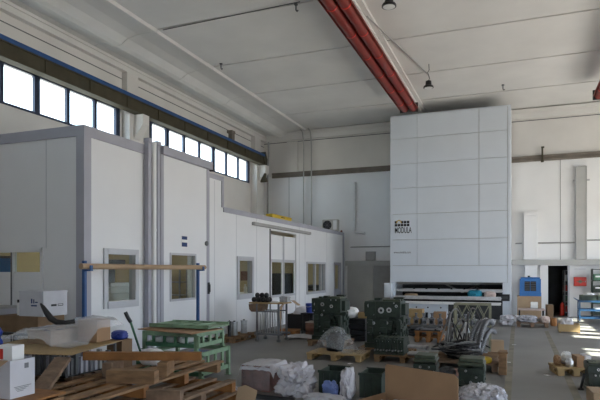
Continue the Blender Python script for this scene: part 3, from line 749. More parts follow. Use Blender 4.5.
def casting(loc, d, label, seed, mat='dgreen', name='machine_casting', rz=0, rings=5, group=None, detail=1.0):
    """painted machined block: stepped body, cover plates, pipe ports with bright rings, bolts"""
    R = random.Random(seed); w, l, h = d
    t = thing(name, label, 'machine part', loc, rz, group)
    b = MB()
    b.b6(-w / 2 * .94, w / 2 * .94, -l / 2 * .9, l / 2 * .9, 0, h * .93)
    b.b6(-w / 2, w / 2, -l / 2, l / 2, h * .68, h * .9); b.b6(-w / 2, w / 2, -l / 2, l / 2, 0, h * .1)
    n = int(10 * detail)
    for k in range(n):
        x = R.uniform(-w * .42, w * .42); z = R.uniform(h * .14, h * .62); a = R.uniform(.06, .15) * w; c = R.uniform(.05, .13) * h
        b.box((x, -l * .45, z), (a, R.uniform(.04, .14) * l, c)); b.box((w * .46, R.uniform(-l * .35, l * .35), z), (R.uniform(.04, .1) * w, a, c))
    for k in range(int(6 * detail)):
        b.box((R.uniform(-w * .4, w * .4), R.uniform(-l * .35, l * .35), h * .94), (R.uniform(.08, .25) * w, R.uniform(.1, .3) * l, h * R.uniform(.03, .12)))
    b.build('body', M[mat], t, bevel=min(w, h) * .012)
    b = MB(); b.b6(-w * .44, -w * .1, -l * .3, l * .35, h * .93, h * .975); b.build('cover_plate', M['dgreen2'], t, bevel=.005)
    b = MB(); b.b6(w * .02, w * .45, -l * .38, l * .3, h * .93, h); b.build('cover_plate', M[mat], t, bevel=.005)
    for k in range(rings):
        x = -w * .38 + w * .76 * (k + .5) / rings; z = h * (R.choice((.79, .8, .55, .5)) if k % 2 else .79); r = min(w, h) * R.uniform(.035, .062); y = -l / 2
        if z < h * .68: y = -l * .5
        b = MB(); b.lathe([(r * .55, 0), (r * .55, .012), (r, .012), (r * 1.08, .004), (r * 1.08, -l * .06)], (x, y, z), (0, -1, 0), 16); f = b.build('port_ring', M['silver'], t, smooth=True)
        b = MB(); b.cyl((x, y - .001, z), (x, y - .006, z), r * .53, seg=14); b.build('bore', M['black'], f)
    for k in range(int(4 * detail)):
        x = R.uniform(-w * .4, w * .4); z = R.uniform(h * .15, h * .6)
        b = MB(); b.cyl((x, -l * .45, z), (x, -l * .53, z), .014 + .012 * R.random(), seg=6); b.build('bolt', M['steel'], t)
    return t

# ---------------------------------------------------------------- beam on blue stands by the cabin
for y, lab in ((7.62, 'blue upright stand by the cabin corner carrying one end of the round wooden pole'), (11.28, 'blue upright stand by the sliding door carrying the far end of the wooden pole')):
    t = thing('pole_stand', lab, 'stand', (-6.94, y, 0), 0, 'blue pole stands')
    b = MB(); b.b6(-.03, .03, -.03, .03, .015, 2.06); b.build('post', M['blue'], t, bevel=.006)
    b = MB(); b.b6(-.2, .2, -.2, .2, 0, .015); b.build('base_plate', M['blue'], t)
    b = MB(); b.b6(.03, .16, -.03, .03, 1.88, 1.91); b.b6(.14, .16, -.03, .03, 1.91, 1.98); b.build('bracket', M['blue'], t)
b = MB(); b.tube([(-6.86, 7.45, 1.963), (-6.86, 9.4, 1.958), (-6.86, 11.45, 1.963)], .05, 14)
tag(b.build('wooden_pole', M['cardlt'], smooth=True), 'long round tan pole held level on two blue stands along the cabin', 'pole')

# ---------------------------------------------------------------- light green frames
def gframe(loc, d, label, nwin, seed):
    t = thing('steel_rack', label, 'frame', loc); w, l, h = d
    for sx_ in (-1, 1):
        for sy_ in (-1, 1):
            b = MB(); x, y = sx_ * (w / 2 - .03), sy_ * (l / 2 - .03); b.b6(x - .03, x + .03, y - .03, y + .03, 0, h); lg = b.build('leg', M['lgreen'], t)
            b = MB(); b.b6(x - .05, x + .05, y - .05, y + .05, 0, .012); b.build('foot_plate', M['lgreen'], lg)
    for z in (h * .3, h - .04):
        for s in (-1, 1):
            b = MB(); b.b6(-w / 2 + .06, w / 2 - .06, s * (l / 2 - .03) - .02, s * (l / 2 - .03) + .02, z - .035, z + .035); b.build('long_rail', M['mgreen' if z < h / 2 else 'lgreen'], t)
            b = MB(); b.b6(s * (w / 2 - .03) - .02, s * (w / 2 - .03) + .02, -l / 2 + .06, l / 2 - .06, z - .035, z + .035); b.build('side_rail', M['lgreen'], t)
    for k in range(1, nwin):
        x = -w / 2 + w * k / nwin
        b = MB(); b.b6(x - .022, x + .022, -l / 2 + .012, -l / 2 + .04, h * .3 + .035, h - .075); b.build('divider', M['mgreen'], t)
    for k in range(1, 4):
        y = -l / 2 + l * k / 4
        b = MB(); b.b6(w / 2 - .045, w / 2 - .012, y - .03, y + .03, h * .3 + .035, h - .075); b.build('divider', M['lgreen'], t)
    for k in range(6):
        z = .08 + (h - .14) * k / 5
        b = MB(); b.b6(w / 2, w / 2 + .03, -l / 2 + .01, -l / 2 + .05, z - .018, z + .018); b.build('tooth', M['lgreen'], t)
    b = MB(); b.b6(-w / 2 + .05, w / 2 - .05, -l / 2 + .05, l / 2 - .05, h * .3 - .01, h * .3 + .01); b.build('shelf_plate', M['mgreen'], t)
    return t
gframe((-5.47, 8.58, 0), (1.14, 1.0, .52), 'light green steel frame on the floor under another green frame', 4, 1)
gframe((-5.56, 8.58, .521), (1.1, .94, .32), 'light green steel frame with square openings, upper of the two green frames', 5, 2)
for k in range(3):
    lump('white_sack', 'white plastic sack stuffed inside the openings of the upper green frame', 'sack', (-5.93 + k * .27, 8.4, .632), (.2, .3, .12), 'paper', 20 + k, .15, 3, group='white sacks inside the green frame')
def sag(x, y, z, w, l, rz, droop, th=.012):
    R = Matrix.Rotation(rz, 3, 'Z')
    def fn(u, v):
        p = R @ Vector(((u - .5) * w, (v - .5) * l, 0)); e = max(abs(u - .5), abs(v - .5)) * 2
        return Vector((x, y, z)) + p + Vector((0, 0, -droop * max(0, e - .75) * 4 * max(0, .5 - v) + (.006 if z > .85 else .001) * noise.noise(p * 3)))
    return fn
b = MB(); b.sheet(sag(-5.55, 8.43, .872, 1.36, .76, -.25, .03), 20, 12, .014)
tag(b.build('cardboard_sheet', M['card']), 'brown cardboard sheet lying on the upper green frame under a green plate', 'sheet')
t = thing('green_plate', 'pale green ribbed steel plate lying on top of the green frames', 'plate', (-5.52, 8.72, .889))
b = MB(); b.b6(-.6, .6, -.4, .36, 0, .03); b.build('plate', M['lgreen'], t, bevel=.004)
for k in range(4):
    b = MB(); b.b6(-.57 + k * .29, -.52 + k * .29, -.38, .34, .03, .055); b.build('rib', M['lgreen'], t)
for s in (-.4, .32):
    b = MB(); b.b6(-.6, .6, s, s + .03, .03, .065); b.build('edge_rib', M['lgreen'], t)
# ---------------------------------------------------------------- hand pallet truck
t = thing('pallet_truck', 'hand pallet truck with raised black grip between the cabin and the green frames', 'pallet truck', (-6.36, 8.5, 0))
for s in (-1, 1):
    b = MB(); b.b6(s * .12 - .05, s * .12 + .05, .1, .98, .07, .12); fk = b.build('fork', M['mgreen'], t)
    b = MB(); b.cyl((s * .12 - .04, .85, .04), (s * .12 + .04, .85, .04), .04, seg=12); b.build('roller', M['rubber'], fk)
b = MB(); b.b6(-.17, .17, -.02, .1, .07, .3); b.cyl((0, -.08, .1), (0, -.08, .42), .05); b.build('pump', M['mgreen'], t, bevel=.01)
b = MB(); b.tube([(-.0, -.1, .4), (-.02, -.3, .85), (-.03, -.36, 1.0)], .02, 8); b.build('handle', M['mgreen'], t, smooth=True)
b = MB(); b.tube([(-.03, -.35, .98), (-.05, -.4, 1.06), (-.08, -.43, 1.16)], .034, 8); b.build('grip', M['black'], t, smooth=True)
b = MB(); b.cyl((-.06, -.08, .07), (.06, -.08, .07), .07, seg=14); b.build('steering_wheel', M['rubber'], t)
# ---------------------------------------------------------------- heap of timber skids in the foreground
def skid(loc, label, w, l, nb, rz=0, mat='wood'):
    t = thing('timber_skid', label, 'skid', loc, rz)
    for k in range(nb):
        x = -w / 2 + .065 + k * (w - .13) / (nb - 1)
        b = MB(); b.box((x, random.uniform(-.06, .06), .145), (.125, l, .03), (0, 0, random.uniform(-.012, .012))); b.build('board', M[random.choice((mat, 'woodgr', mat))], t)
    for j in range(4):
        y = -l / 2 + .1 + j * (l - .2) / 3
        b = MB(); b.box((0, y, .065), (w, .11, .13)); b.build('cross_beam', M[random.choice(('woodor', mat))], t, bevel=.004)
    return t
skid((-4.3, 5.9, 0), 'long timber skid at the very bottom of the foreground heap', 1.15, 2.7, 5, .02)
skid((-4.34, 5.9, .163), 'long slatted timber skid, second from the bottom of the foreground heap', 1.1, 2.6, 4, -.015, 'woodgr')
skid((-4.8, 6.2, .326), 'long slatted timber skid lying topmost on the foreground heap', 1.05, 2.95, 4, .01)
for p, rz, d, lab, m in (((-5.1, 6.14, .49), .3, (.13, .42, .185), 'short timber block propping the near end of the orange beam on the skids', 'woodgr'), ((-4.45, 6.42, .49), .35, (.13, .42, .185), 'short timber block propping the far end of the orange beam', 'wood')):
    b = MB(); b.box((0, 0, d[2] / 2), d); o = b.build('timber_block', M[m], bevel=.005, loc=p, rz=rz); tag(o, lab, 'timber')
b = MB(); b.box((0, 0, .055), (1.6, .1, .11)); tag(b.build('timber_beam', M['woodor'], bevel=.005, loc=(-4.75, 6.31, .678), rz=.36), 'orange timber beam lying crosswise on top of the skid heap', 'timber')
b = MB(); b.box((0, 0, .075), (.62, .17, .15)); b.box((0, 0, .156), (.62, .17, .012)); tag(b.build('timber_beam', M['wood'], bevel=.004, loc=(-4.5, 5.78, .49), rz=.28), 'short pale timber offcut lying on the top skid in front of the orange beam', 'timber')
b = MB(); b.box((0, 0, .065), (.42, .15, .13)); tag(b.build('timber_beam', M['woodgr'], bevel=.004, loc=(-3.98, 5.72, .325), rz=.3), 'short timber offcut on the second skid, beside the top skid', 'timber')
b = bar(tuple(at(33, 5.9, .535)), tuple(at(63, 6.95, .80)), .19, .05); tag(b.build('plank', M['woodgr'], bevel=.003), 'grey weathered plank leaning up against the sagging cardboard table', 'plank')
lump('white_bag', 'small white bag on the top skid behind the orange beam', 'bag', (-5.1, 7.0, .49), (.34, .28, .25), 'paper', 31, .15, 4)
# white printed box on a crate
t = thing('wooden_crate', 'slatted wooden crate under the white printed box', 'crate', (-4.72, 3.95, 0))
for s in (-1, 1):
    for k in range(4):
        b = MB(); b.b6(-.46, .46, s * .44 - .012, s * .44 + .012, .03 + k * .16, .15 + k * .16); b.build('slat', M['wood'], t)
        b = MB(); b.b6(s * .45 - .012, s * .45 + .012, -.43, .43, .03 + k * .16, .15 + k * .16); b.build('slat', M['wood'], t)
    for q in (-1, 1):
        b = MB(); b.b6(s * .42 - .02, s * .42 + .02, q * .41 - .02, q * .41 + .02, 0, .655); b.build('corner_post', M['wood'], t)
b = MB(); b.b6(-.47, .47, -.46, .46, .655, .675); b.build('lid', M['woodor'], t)
t = thing('printed_box', 'open white printed carton holding a red and white packet, nearest the camera', 'box', (-4.64, 4.08, .676))
b = MB(); b.openbox((0, 0, 0), (.34, .29, .36), .006); b.build('body', M['whitebox'], t)
b = MB(); b.box((-.02, -.2, .335), (.32, .13, .005), (.45, 0, 0)); b.build('flap', M['cardlt'], t)
b = MB(); b.box((-.22, 0, .33), (.12, .27, .005), (0, -.5, 0)); b.build('flap', M['cardlt'], t)
b = MB()
for k in range(4): b.b6(.1701, .1712, -.1 + k * .012, .1 - k * .03, .1 - k * .014, .106 - k * .014)
b.b6(.1701, .1712, .02, .07, .27, .32); b.build('print', M['inkgr'], t)
b = MB()
for k in range(5): b.b6(-.1, .02 - k * .015, -.1462, -.1451, .2 - k * .03, .21 - k * .03)
b.build('print', M['inkgr'], t)
t = thing('packet', 'red and white packet standing up inside the open white carton', 'packet', (-4.66, 4.1, .684), .1)
b = MB(); b.box((0, 0, .24), (.2, .16, .48)); b.build('sleeve', M['paper'], t, bevel=.004)
b = MB(); b.box((-.05, -.081, .4), (.09, .004, .1)); b.build('red_band', M['redsign'], t)
# ---------------------------------------------------------------- table-high pile with the wrapped cartons
pallet((-6.25, 6.5, 0), 'wooden pallet on the floor under the grey trays, lowest of its stack', 1.2, 1.0, 0, 'woodgr')
pallet((-6.25, 6.5, .147), 'wooden pallet on the floor stack under the grey trays, second from the bottom', 1.2, 1.0, .03, 'wood')
pallet((-6.25, 6.5, .294), 'wooden pallet directly under the grey wire trays', 1.2, 1.0, -.02, 'woodgr')
for x, lab in ((-6.53, 'grey wire tray of metal bars under the cardboard table, farther from the orange beam'), (-5.95, 'grey wire tray of metal bars under the cardboard table, nearer the orange beam')):
    t = thing('wire_tray', lab, 'tray', (x, 6.4, .441), 0, 'grey wire trays')
    b = MB(); b.b6(-.27, .27, -.5, .5, 0, .015); b.build('floor_sheet', M['darkin'], t)
    for s in (-1, 1):
        for q in (-1, 1):
            b = MB(); b.b6(s * .26 - .015, s * .26 + .015, q * .49 - .015, q * .49 + .015, 0, .355); b.build('post', M['seam'], t)
        b = MB(); b.b6(-.27, .27, s * .49 - .01, s * .49 + .01, .34, .358); b.build('rim', M['seam'], t)
        b = MB(); b.b6(s * .26 - .01, s * .26 + .01, -.48, .48, .34, .358); b.build('rim', M['seam'], t)
    R = random.Random(int(-x * 100))
    for k in range(9):
        px_ = -.22 + k * .055; hgt = R.uniform(.2, .33)
        b = MB(); b.b6(px_ - .016, px_ + .016, -.46, -.4, .015, hgt); b.build('metal_bar', M[R.choice(('seam', 'wire', 'inkgr', 'trim', 'seam'))], t)
        b = MB(); b.b6(.19, .25, -.4 + k * .095, -.35 + k * .095, .015, R.uniform(.2, .33)); b.build('metal_bar', M[R.choice(('seam', 'wire', 'inkgr', 'trim', 'seam'))], t)
b = MB(); b.sheet(sag(-6.33, 6.2, .813, 1.62, 1.4, .21, .03), 24, 20, .006)
tag(b.build('cardboard_sheet', M['ply']), 'large tan cardboard sheet spread like a table top on the grey wire trays', 'sheet')
carton((-6.53, 6.62, .816), (.44, .74, .2), 'low open cardboard box wrapped under clear film on the tan sheet', 0, 'cardlt', True, flaps=False)
for k in range(3):
    lump('black_part', 'black part lying in the low open cardboard box under clear film', 'part', (-6.6 + .1 * k, 6.45 + k * .17, .826), (.13, .13, .19), 'black', 50 + k, .2, 3, group='black parts in the wrapped box')
carton((-6.04, 6.84, .816), (.34, .34, .33), 'taller brown carton under the same clear film at the back of the tan sheet', .1, 'card')
def drape(x0, x1, y0, y1, zb, boxes, seed, amp=.03):
    off = Vector((seed, seed * 2.3, 0))
    def fn(u, v):
        x = x0 + (x1 - x0) * u; y = y0 + (y1 - y0) * v; z = zb
        for bx0, bx1, by0, by1, h in boxes:
            dx = max(bx0 - x, x - bx1, 0); dy = max(by0 - y, y - by1, 0); d = math.hypot(dx, dy)
            z = max(z, zb + (h - zb) * max(0, 1 - d / .34) ** .8)
        q = Vector((x, y, 0)) * 3.3 + off
        n_ = abs(noise.noise(q)) + .5 * abs(noise.noise(q * 2.6))
        e = min(u, 1 - u, v, 1 - v)
        return Vector((x, y, z + amp * n_ * (1 if z > zb + .02 else .6) + .004))
    return fn
b = MB(); b.sheet(drape(-7.0, -5.7, 5.98, 7.12, .825, [(-6.78, -6.28, 6.22, 7.02, 1.03), (-6.22, -5.85, 6.64, 7.05, 1.165)], 4.1, .05), 46, 46, .002)
tag(b.build('plastic_film', M['film'], smooth=True), 'clear plastic film draped over the two cartons on the tan sheet', 'film')
b = MB(); b.tube([at(40.5, 8.05, 1.42), at(43, 8.05, 1.37), at(47, 8.05, 1.28), at(51, 8.05, 1.2), at(57, 8.05, 1.15), at(66, 8.05, 1.145), at(75, 8.1, 1.16)], lambda u: .012 + .034 * math.sin(min(1, u * 1.25) * PI * .8) , 12)
tag(b.build('curved_horn', M['black'], smooth=True), 'curved black plastic horn rising from the wrapped carton', 'part')
lump('blue_tarp', 'crumpled blue tarp on the near edge of the tan cardboard sheet', 'tarp', (-6.97, 5.66, .816), (.4, .5, .34), 'tarp', 61, .22, 5, 1.6)
# bench with the big white box by the cabin side
t = thing('workbench', 'low bench against the cabin side carrying the white marked box', 'bench', (-8.05, 7.55, 0))
b = MB(); b.b6(-.95, .75, -.42, .42, .78, .83); b.build('top', M['darkin'], t, bevel=.004)
for s in (-.8, .7):
    for q in (-.36, .36):
        b = MB(); b.b6(s - .03, s + .03, q - .03, q + .03, 0, .78); b.build('leg', M['seam'], t)
carton((-8.0, 7.5, .831), (.9, .6, .28), 'dark brown carton on the bench under the white marked box', 0, 'carddk')
t = thing('marked_box', 'large white box with small blue marks on the brown carton by the cabin', 'box', (-7.7, 7.47, 1.113))
b = MB(); b.b6(-.27, .27, -.27, .27, 0, .42); b.build('body', M['whitebox'], t, bevel=.006)
b = MB(); b.b6(-.275, .275, -.275, .275, .405, .43); b.build('lid', M['whitebox'], t)
b = MB(); b.b6(-.0, .03, -.2725, -.2701, .22, .3); b.b6(.05, .075, -.2725, -.2701, .22, .29); b.b6(.09, .15, -.2725, -.2701, .23, .25); b.b6(-.0, .13, -.2725, -.2701, .17, .195); b.build('blue_mark', M['blueink'], t)
b = MB(); b.b6(.2701, .2725, -.1, .02, .165, .2); b.b6(.2701, .2725, .05, .17, .165, .175); b.b6(.2701, .2725, .05, .17, .195, .203); b.b6(.2701, .2725, .05, .058, .165, .203); b.b6(.2701, .2725, .16, .17, .165, .203); b.build('dark_mark', M['ink'], t)
b = MB(); b.lathe([(.035, 0), (.04, .05), (.04, .19), (.022, .22)], (0, 0, 0), seg=14); t = b.build('bottle', M['paper'], smooth=True, loc=(-8.12, 7.34, 1.113)); tag(t, 'small white bottle with black cap beside the white marked box', 'bottle')
b = MB(); b.cyl((0, 0, .22), (0, 0, .27), .036, seg=14); b.build('cap', M['black'], t)
t = thing('grey_container', 'grey lidded container at the end of the bench by the cabin door', 'container', (-8.72, 7.45, .831))
b = MB(); b.box((0, 0, .19), (.42, .5, .38), taper=1.06); b.build('body', M['trim'], t, bevel=.01)
b = MB(); b.b6(-.24, .24, -.28, .28, .38, .42); b.build('lid', M['wire'], t, bevel=.01)
carton((-6.02, 7.4, 0), (.3, .26, .78), 'tall dark carton standing before the green frames, under a blue bag', 0, 'carddk')
lump('blue_bag', 'small blue plastic bag on a tall carton before the green frames', 'bag', (-6.02, 7.4, .782), (.24, .2, .15), 'bluepl', 63, .2, 4)
# ---------------------------------------------------------------- spools by the cabin
pallet((-7.15, 13.55, 0), 'small pallet of wire spools against the cabin front', .6, 1.35, 0, 'wood')
def spool(loc, r, h, mat, label, group='wire spools on the small pallet'):
    t = thing('spool', label, 'spool', loc, 0, group)
    b = MB(); b.lathe([(r * .88, .02), (r * .9, .03), (r * .86, h * .3), (r * .9, h * .5), (r * .86, h * .7), (r * .9, h - .03), (r * .88, h - .02)], seg=20); b.build('winding', M[mat], t, smooth=True)
    for z in (0, h - .02):
        b = MB(); b.cyl((0, 0, z), (0, 0, z + .02), r, seg=20); b.build('flange', M[mat], t)
    b = MB(); b.cyl((0, 0, h), (0, 0, h + .03), r * .3, seg=12); b.build('hub', M['black'], t)
spool((-7.12, 13.42, .146), .1, .36, 'steel', 'big silver wire spool, nearer of two on the small pallet')
spool((-7.12, 13.98, .146), .1, .35, 'steel', 'big silver wire spool, farther of two, beside the loaded trolley')
spool((-7.1, 13.1, .146), .05, .4, 'black', 'slim black spool standing beside the nearer silver spool')
spool((-7.25, 12.98, .146), .06, .3, 'steel', 'small grey spool at the near end of the small pallet')
# ---------------------------------------------------------------- trolley table
t = thing('trolley_table', 'wood topped steel trolley loaded with black balls, by the double sliding door', 'trolley', (-6.24, 13.82, 0))
b = MB(); b.b6(-.5, .5, -.3, .3, 1.0, 1.035); b.build('top', M['ply'], t, bevel=.004)
for x in (-.27, .36):
    for y in (-.27, .27):
        b = MB(); b.b6(x - .022, x + .022, y - .022, y + .022, .0, 1.0); lg = b.build('leg', M['inkgr'], t)
        b = MB(); b.b6(x - .04, x + .04, y - .04, y + .04, 0, .06); b.build('foot', M['seam'], lg)
for y in (-.27, .27):
    b = MB(); b.b6(-.34, .46, y - .025, y + .025, .17, .22); b.build('lower_rail', M['inkgr'], t)
    b = MB(); b.b6(-.25, .34, y - .012, y + .012, .78, .81); b.build('upper_rail', M['seam'], t)
for x in (-.27, .36):
    b = MB(); b.b6(x - .02, x + .02, -.25, .25, .17, .22); b.build('end_rail', M['inkgr'], t)
for k in range(8):
    x = -.2 + k * .07
    for y in (-.2, .1):
        b = MB(); b.tube([(x, y, .22), (x + .012, y, .5), (x, y, .72 + .06 * (k % 3))], .013, 6); b.build('upright_bar', M['wire' if k % 2 else 'steel'], t)
b = MB(); b.prism([(-.52, .98), (-.1, .98), (-.12, .84), (-.18, .78), (-.44, .78), (-.5, .84)], 'y', -.28, .1); b.build('drawer_bin', M['woodgr'], t, bevel=.01)
R = random.Random(5)
for k in range(11):
    q = k - 8
    x, y, z = (-6.66 + (k % 4) * .135, 13.68 + (k // 4) * .135, 1.036) if k < 8 else (-6.59 + q * .135, 13.75, 1.152)
    b = MB(); b.lathe([(.02, 0), (.05, .01), (.066, .05), (.066, .08), (.05, .12), (.02, .132), (.012, .136)], seg=14)
    tag(b.build('black_ball', M['black'], smooth=True, loc=(x, y, z)), 'round black ball among the pile on the wood topped trolley', 'ball', 'black balls on the trolley')
t = thing('paper_stack', 'small stack of white paper on the trolley beside the black balls', 'paper', (-6.04, 13.68, 1.036), .2)
for k in range(3):
    b = MB(); b.box((.004 * k, 0, .006 + k * .012), (.2, .26, .011), (0, 0, .05 * k)); b.build('sheet', M['paper'], t)
casting((-5.88, 13.98, 1.036), (.24, .24, .15), 'grey metal fitting on the trolley beside the white paper', 77, 'steel', 'metal_fitting', rings=2, detail=.5)
# ---------------------------------------------------------------- behind the trolley
t = thing('dark_tub', 'dark plastic tub full of white sacks behind the trolley', 'tub', (-6.2, 16.25, 0))
b = MB(); b.openbox((0, 0, .05), (.85, .7, .5), .03); b.build('body', M['black'], t, bevel=.015)
for x in (-.36, .36):
    b = MB(); b.b6(x - .05, x + .05, -.3, .3, 0, .05); b.build('runner', M['black'], t)
lump('white_sack', 'white sack bulging out of the dark tub behind the trolley', 'sack', (-6.2, 16.25, .09), (.62, .48, .72), 'whitebox', 71, .12, 4)
PF = [(-6.8, .0), (-6.78, .4), (-6.74, .78), (-6.6, .95), (-6.35, .98), (-6.15, .84)]
def flap(u, v):
    k = min(4, int(u * 5)); q = u * 5 - k; a, c = PF[k], PF[k + 1]
    return Vector((a[0] + (c[0] - a[0]) * q, 15.62 + .22 * v, a[1] + (c[1] - a[1]) * q))
b = MB(); b.sheet(flap, 20, 4, .01)
tag(b.build('cardboard_sheet', M['cardlt']), 'bent tan cardboard sheet standing against the dark tub', 'sheet')
pallet((-6.3, 15.25, 0), 'orange pallet on the floor in front of the dark tub', .6, .55, .1, 'woodor', 4)
t = thing('side_table', 'low dark metal table with a blue bucket beside the dark green castings', 'table', (-5.4, 15.52, 0))
b = MB(); b.b6(-.5, .5, -.32, .32, .61, .65); b.build('top', M['black'], t)
for s in (-.46, .46):
    for q in (-.29, .29):
        b = MB(); b.b6(s - .02, s + .02, q - .02, q + .02, 0, .61); b.build('leg', M['black'], t)
t = thing('bucket', 'blue plastic bucket on the low dark table', 'bucket', (-5.7, 15.42, .651))
b = MB(); b.lathe([(.095, 0), (.1, .01), (.115, .25), (.12, .25), (.12, .27), (.1, .27), (.09, .03)], seg=20); b.build('body', M['bluepl'], t, smooth=True)
b = MB(); b.tube([(-.12, 0, .24), (-.1, -.09, .2), (0, -.13, .17), (.1, -.09, .2), (.12, 0, .24)], .006, 6); b.build('handle', M['steel'], t)
t = thing('wooden_box', 'reddish brown slatted box under the low dark table', 'box', (-5.5, 15.5, 0))
for k in range(3):
    b = MB(); b.b6(-.27, .27, -.24, .24, .01 + k * .12, .12 + k * .12); b.build('slat_course', M['redbr'], t, bevel=.006)
b = MB(); b.b6(-.28, .28, -.25, .25, .365, .39); b.build('lid', M['beige'], t)
b = MB(); b.sheet(drape(-6.0, -5.2, 14.2, 14.9, .003, [(-5.8, -5.4, 14.4, 14.7, .07)], 9, .05), 20, 18, .002)
tag(b.build('plastic_film', M['filmw'], smooth=True), 'crumpled milky film on the floor in front of the low dark table', 'film')

# ---------------------------------------------------------------- dark green castings and their pallets
pallet((-4.43, 13.55, 0), 'dark stained pallet under the dark green casting beside the blue bucket', 1.0, .8, 0, 'carddk')
tall_casting((-4.43, 13.58, .146), (.84, .62, 1.12), 'tall dark green machine casting on a dark pallet beside the blue bucket', 101, [(-.36, .8, .05), (-.16, .8, .045), (-.3, .7, .03), (.12, .76, .04), (-.2, .56, .03)])
pallet((-2.78, 12.72, 0), 'pallet under the tallest dark green casting before the white tower', 1.2, .8, 0, 'wood')
tall_casting((-2.79, 12.68, .146), (.9, .64, 1.13), 'tallest dark green machine casting with bright ports, before the white tower', 102, [(-.36, .84, .055), (-.08, .75, .065), (.12, .76, .055), (.03, .5, .045), (-.4, .5, .03), (-.28, .49, .03), (.3, .84, .03)])
pallet((-3.6, 11.56, 0), 'light pallet holding film wrapped parts in front of the green castings', 1.2, .8, 0, 'ply')
pallet((-2.2, 11.8, 0), 'pallet holding a row of small dark green castings', 1.2, .8, 0, 'wood')
proto = casting((-2.74, 11.74, .146), (.118, .6, .35), 'narrow dark green casting in the row on the front pallet', 110, rings=1, detail=.7, group='row of narrow green castings', name='narrow_casting')
for k in range(1, 5): dup(proto, (-2.74 + k * .124, 11.74, .146))
for k in range(5):
    b = MB(); y = 11.48 + (k % 3) * .1; z = .166 + (k // 3) * .1 + (.05 if k > 2 else 0); x = -2.05 + .02 * (k % 2)
    b.cyl((0, 0, .0), (.34, -.06, .0), .032, seg=12); b.cyl((.34, -.06, 0), (.4, -.07, 0), .042, seg=12)
    tag(b.build('steel_shaft', M['steel'], smooth=True, loc=(-2.1, y, z + .022)), 'steel shaft lying beside the row of narrow green castings', 'shaft', 'steel shafts on the front pallet')
b = MB(); b.b6(-1.75, -1.62, 11.3, 11.4, .146, .17)
tag(b.build('board', M['beige'], bevel=.003), 'pale board sticking out from the front pallet beside the steel shafts', 'board')
b = MB(); b.blob((0, 0, 0), (.36, .32, .4), 81, .25, 3); tag(b.build('machine_part', M['black'], smooth=True, loc=(-3.7, 11.6, .146)), 'black part inside clear film on the light pallet', 'machine part')
b = MB(); b.sheet(drape(-4.08, -3.22, 11.2, 11.95, .15, [(-3.8, -3.6, 11.5, 11.7, .62)], 5, .1), 36, 36, .002)
tag(b.build('plastic_film', M['filmc'], smooth=True), 'clear crinkled film over the black part on the light pallet', 'film')
lump('plastic_film', 'flattened grey film on the light pallet in front of the green casting row', 'film', (-3.1, 11.5, .146), (.2, .4, .12), 'filmc', 83, .35, 4)
t = thing('dark_crate', 'dark slatted crate under the white sack behind the castings', 'crate', (-4.2, 14.72, 0))
for k in range(4):
    b = MB(); b.b6(-.45, .45, -.35, .35, .02 + k * .15, .15 + k * .15); b.build('course', M['black'], t, bevel=.008)
lump('white_sack', 'pale sack slumped on the dark crate between the two tall castings', 'sack', (-4.26, 14.6, .621), (.5, .42, .3), 'paper', 85, .16, 4)
carton((-3.85, 14.6, .621), (.24, .3, .15), 'small ochre carton on the dark crate beside the pale sack', 0, 'ply')

# ---------------------------------------------------------------- in front of the tower
for k, lab in enumerate(('low orange pallet before the tower, lower of two', 'low orange pallet before the tower, upper of two')):
    pallet((-2.2, 15.2, k * .147), lab, .72, .6, .05 * k, 'woodor', 4)
t = thing('black_plate', 'black steel plate lying on the low orange pallets', 'plate', (-2.22, 15.2, .294))
b = MB(); b.b6(-.33, .33, -.27, .27, 0, .03); b.build('plate', M['black'], t)
for s in (-.2, .2):
    b = MB(); b.b6(s - .02, s + .02, -.25, .25, .03, .06); b.build('rib', M['black'], t)
pallet((-2.9, 18.2, 0), 'pallet of grey valve bodies before the tower, nearer the castings', 1.2, .8, 0, 'wood')
pallet((-1.6, 18.3, 0), 'pallet of grey valve bodies before the tower, nearer the cable heap', 1.2, .8, 0, 'woodgr')
pv = thing('valve_body', 'grey metal valve body in the row on the pallets before the tower', 'valve', (-3.3, 18.0, .146), 0, 'grey valve bodies before the tower')
b = MB(); b.b6(-.07, .07, -.1, .1, 0, .22); b.b6(-.09, .09, -.12, .12, 0, .05); b.b6(-.09, .09, -.12, .12, .18, .22); b.build('body', M['inkgr'], pv, bevel=.008)
b = MB(); b.lathe([(.05, 0), (.05, .06), (.03, .07), (.03, .14), (.05, .15), (.05, .18)], (0, 0, .2), seg=14); b.build('stem', M['inkgr'], pv, smooth=True)
b = MB(); b.lathe([(.03, 0), (.055, .005), (.055, .03)], (0, -.12, .11), (0, -1, 0), 14); b.build('port', M['black'], pv, smooth=True)
for k in range(1, 9): dup(pv, (-3.3 + k * .25 + (.02 if k > 3 else 0), 18.0 + .12 * (k % 2), .146), .2 * (k % 3))
carton((-3.3, 19.6, 0), (.5, .5, .55), 'ochre carton standing against the bay of the white tower', 0, 'ply')
carton((-2.5, 19.7, 0), (.42, .5, .46), 'brown carton beside the ochre carton at the foot of the tower', .1, 'card')
lump('dark_scrap', 'heap of dark metal scrap between the tall casting and the valve pallets', 'scrap', (-2.55, 16.6, 0), (1.0, .7, .3), 'darkin', 91, .35, 4)
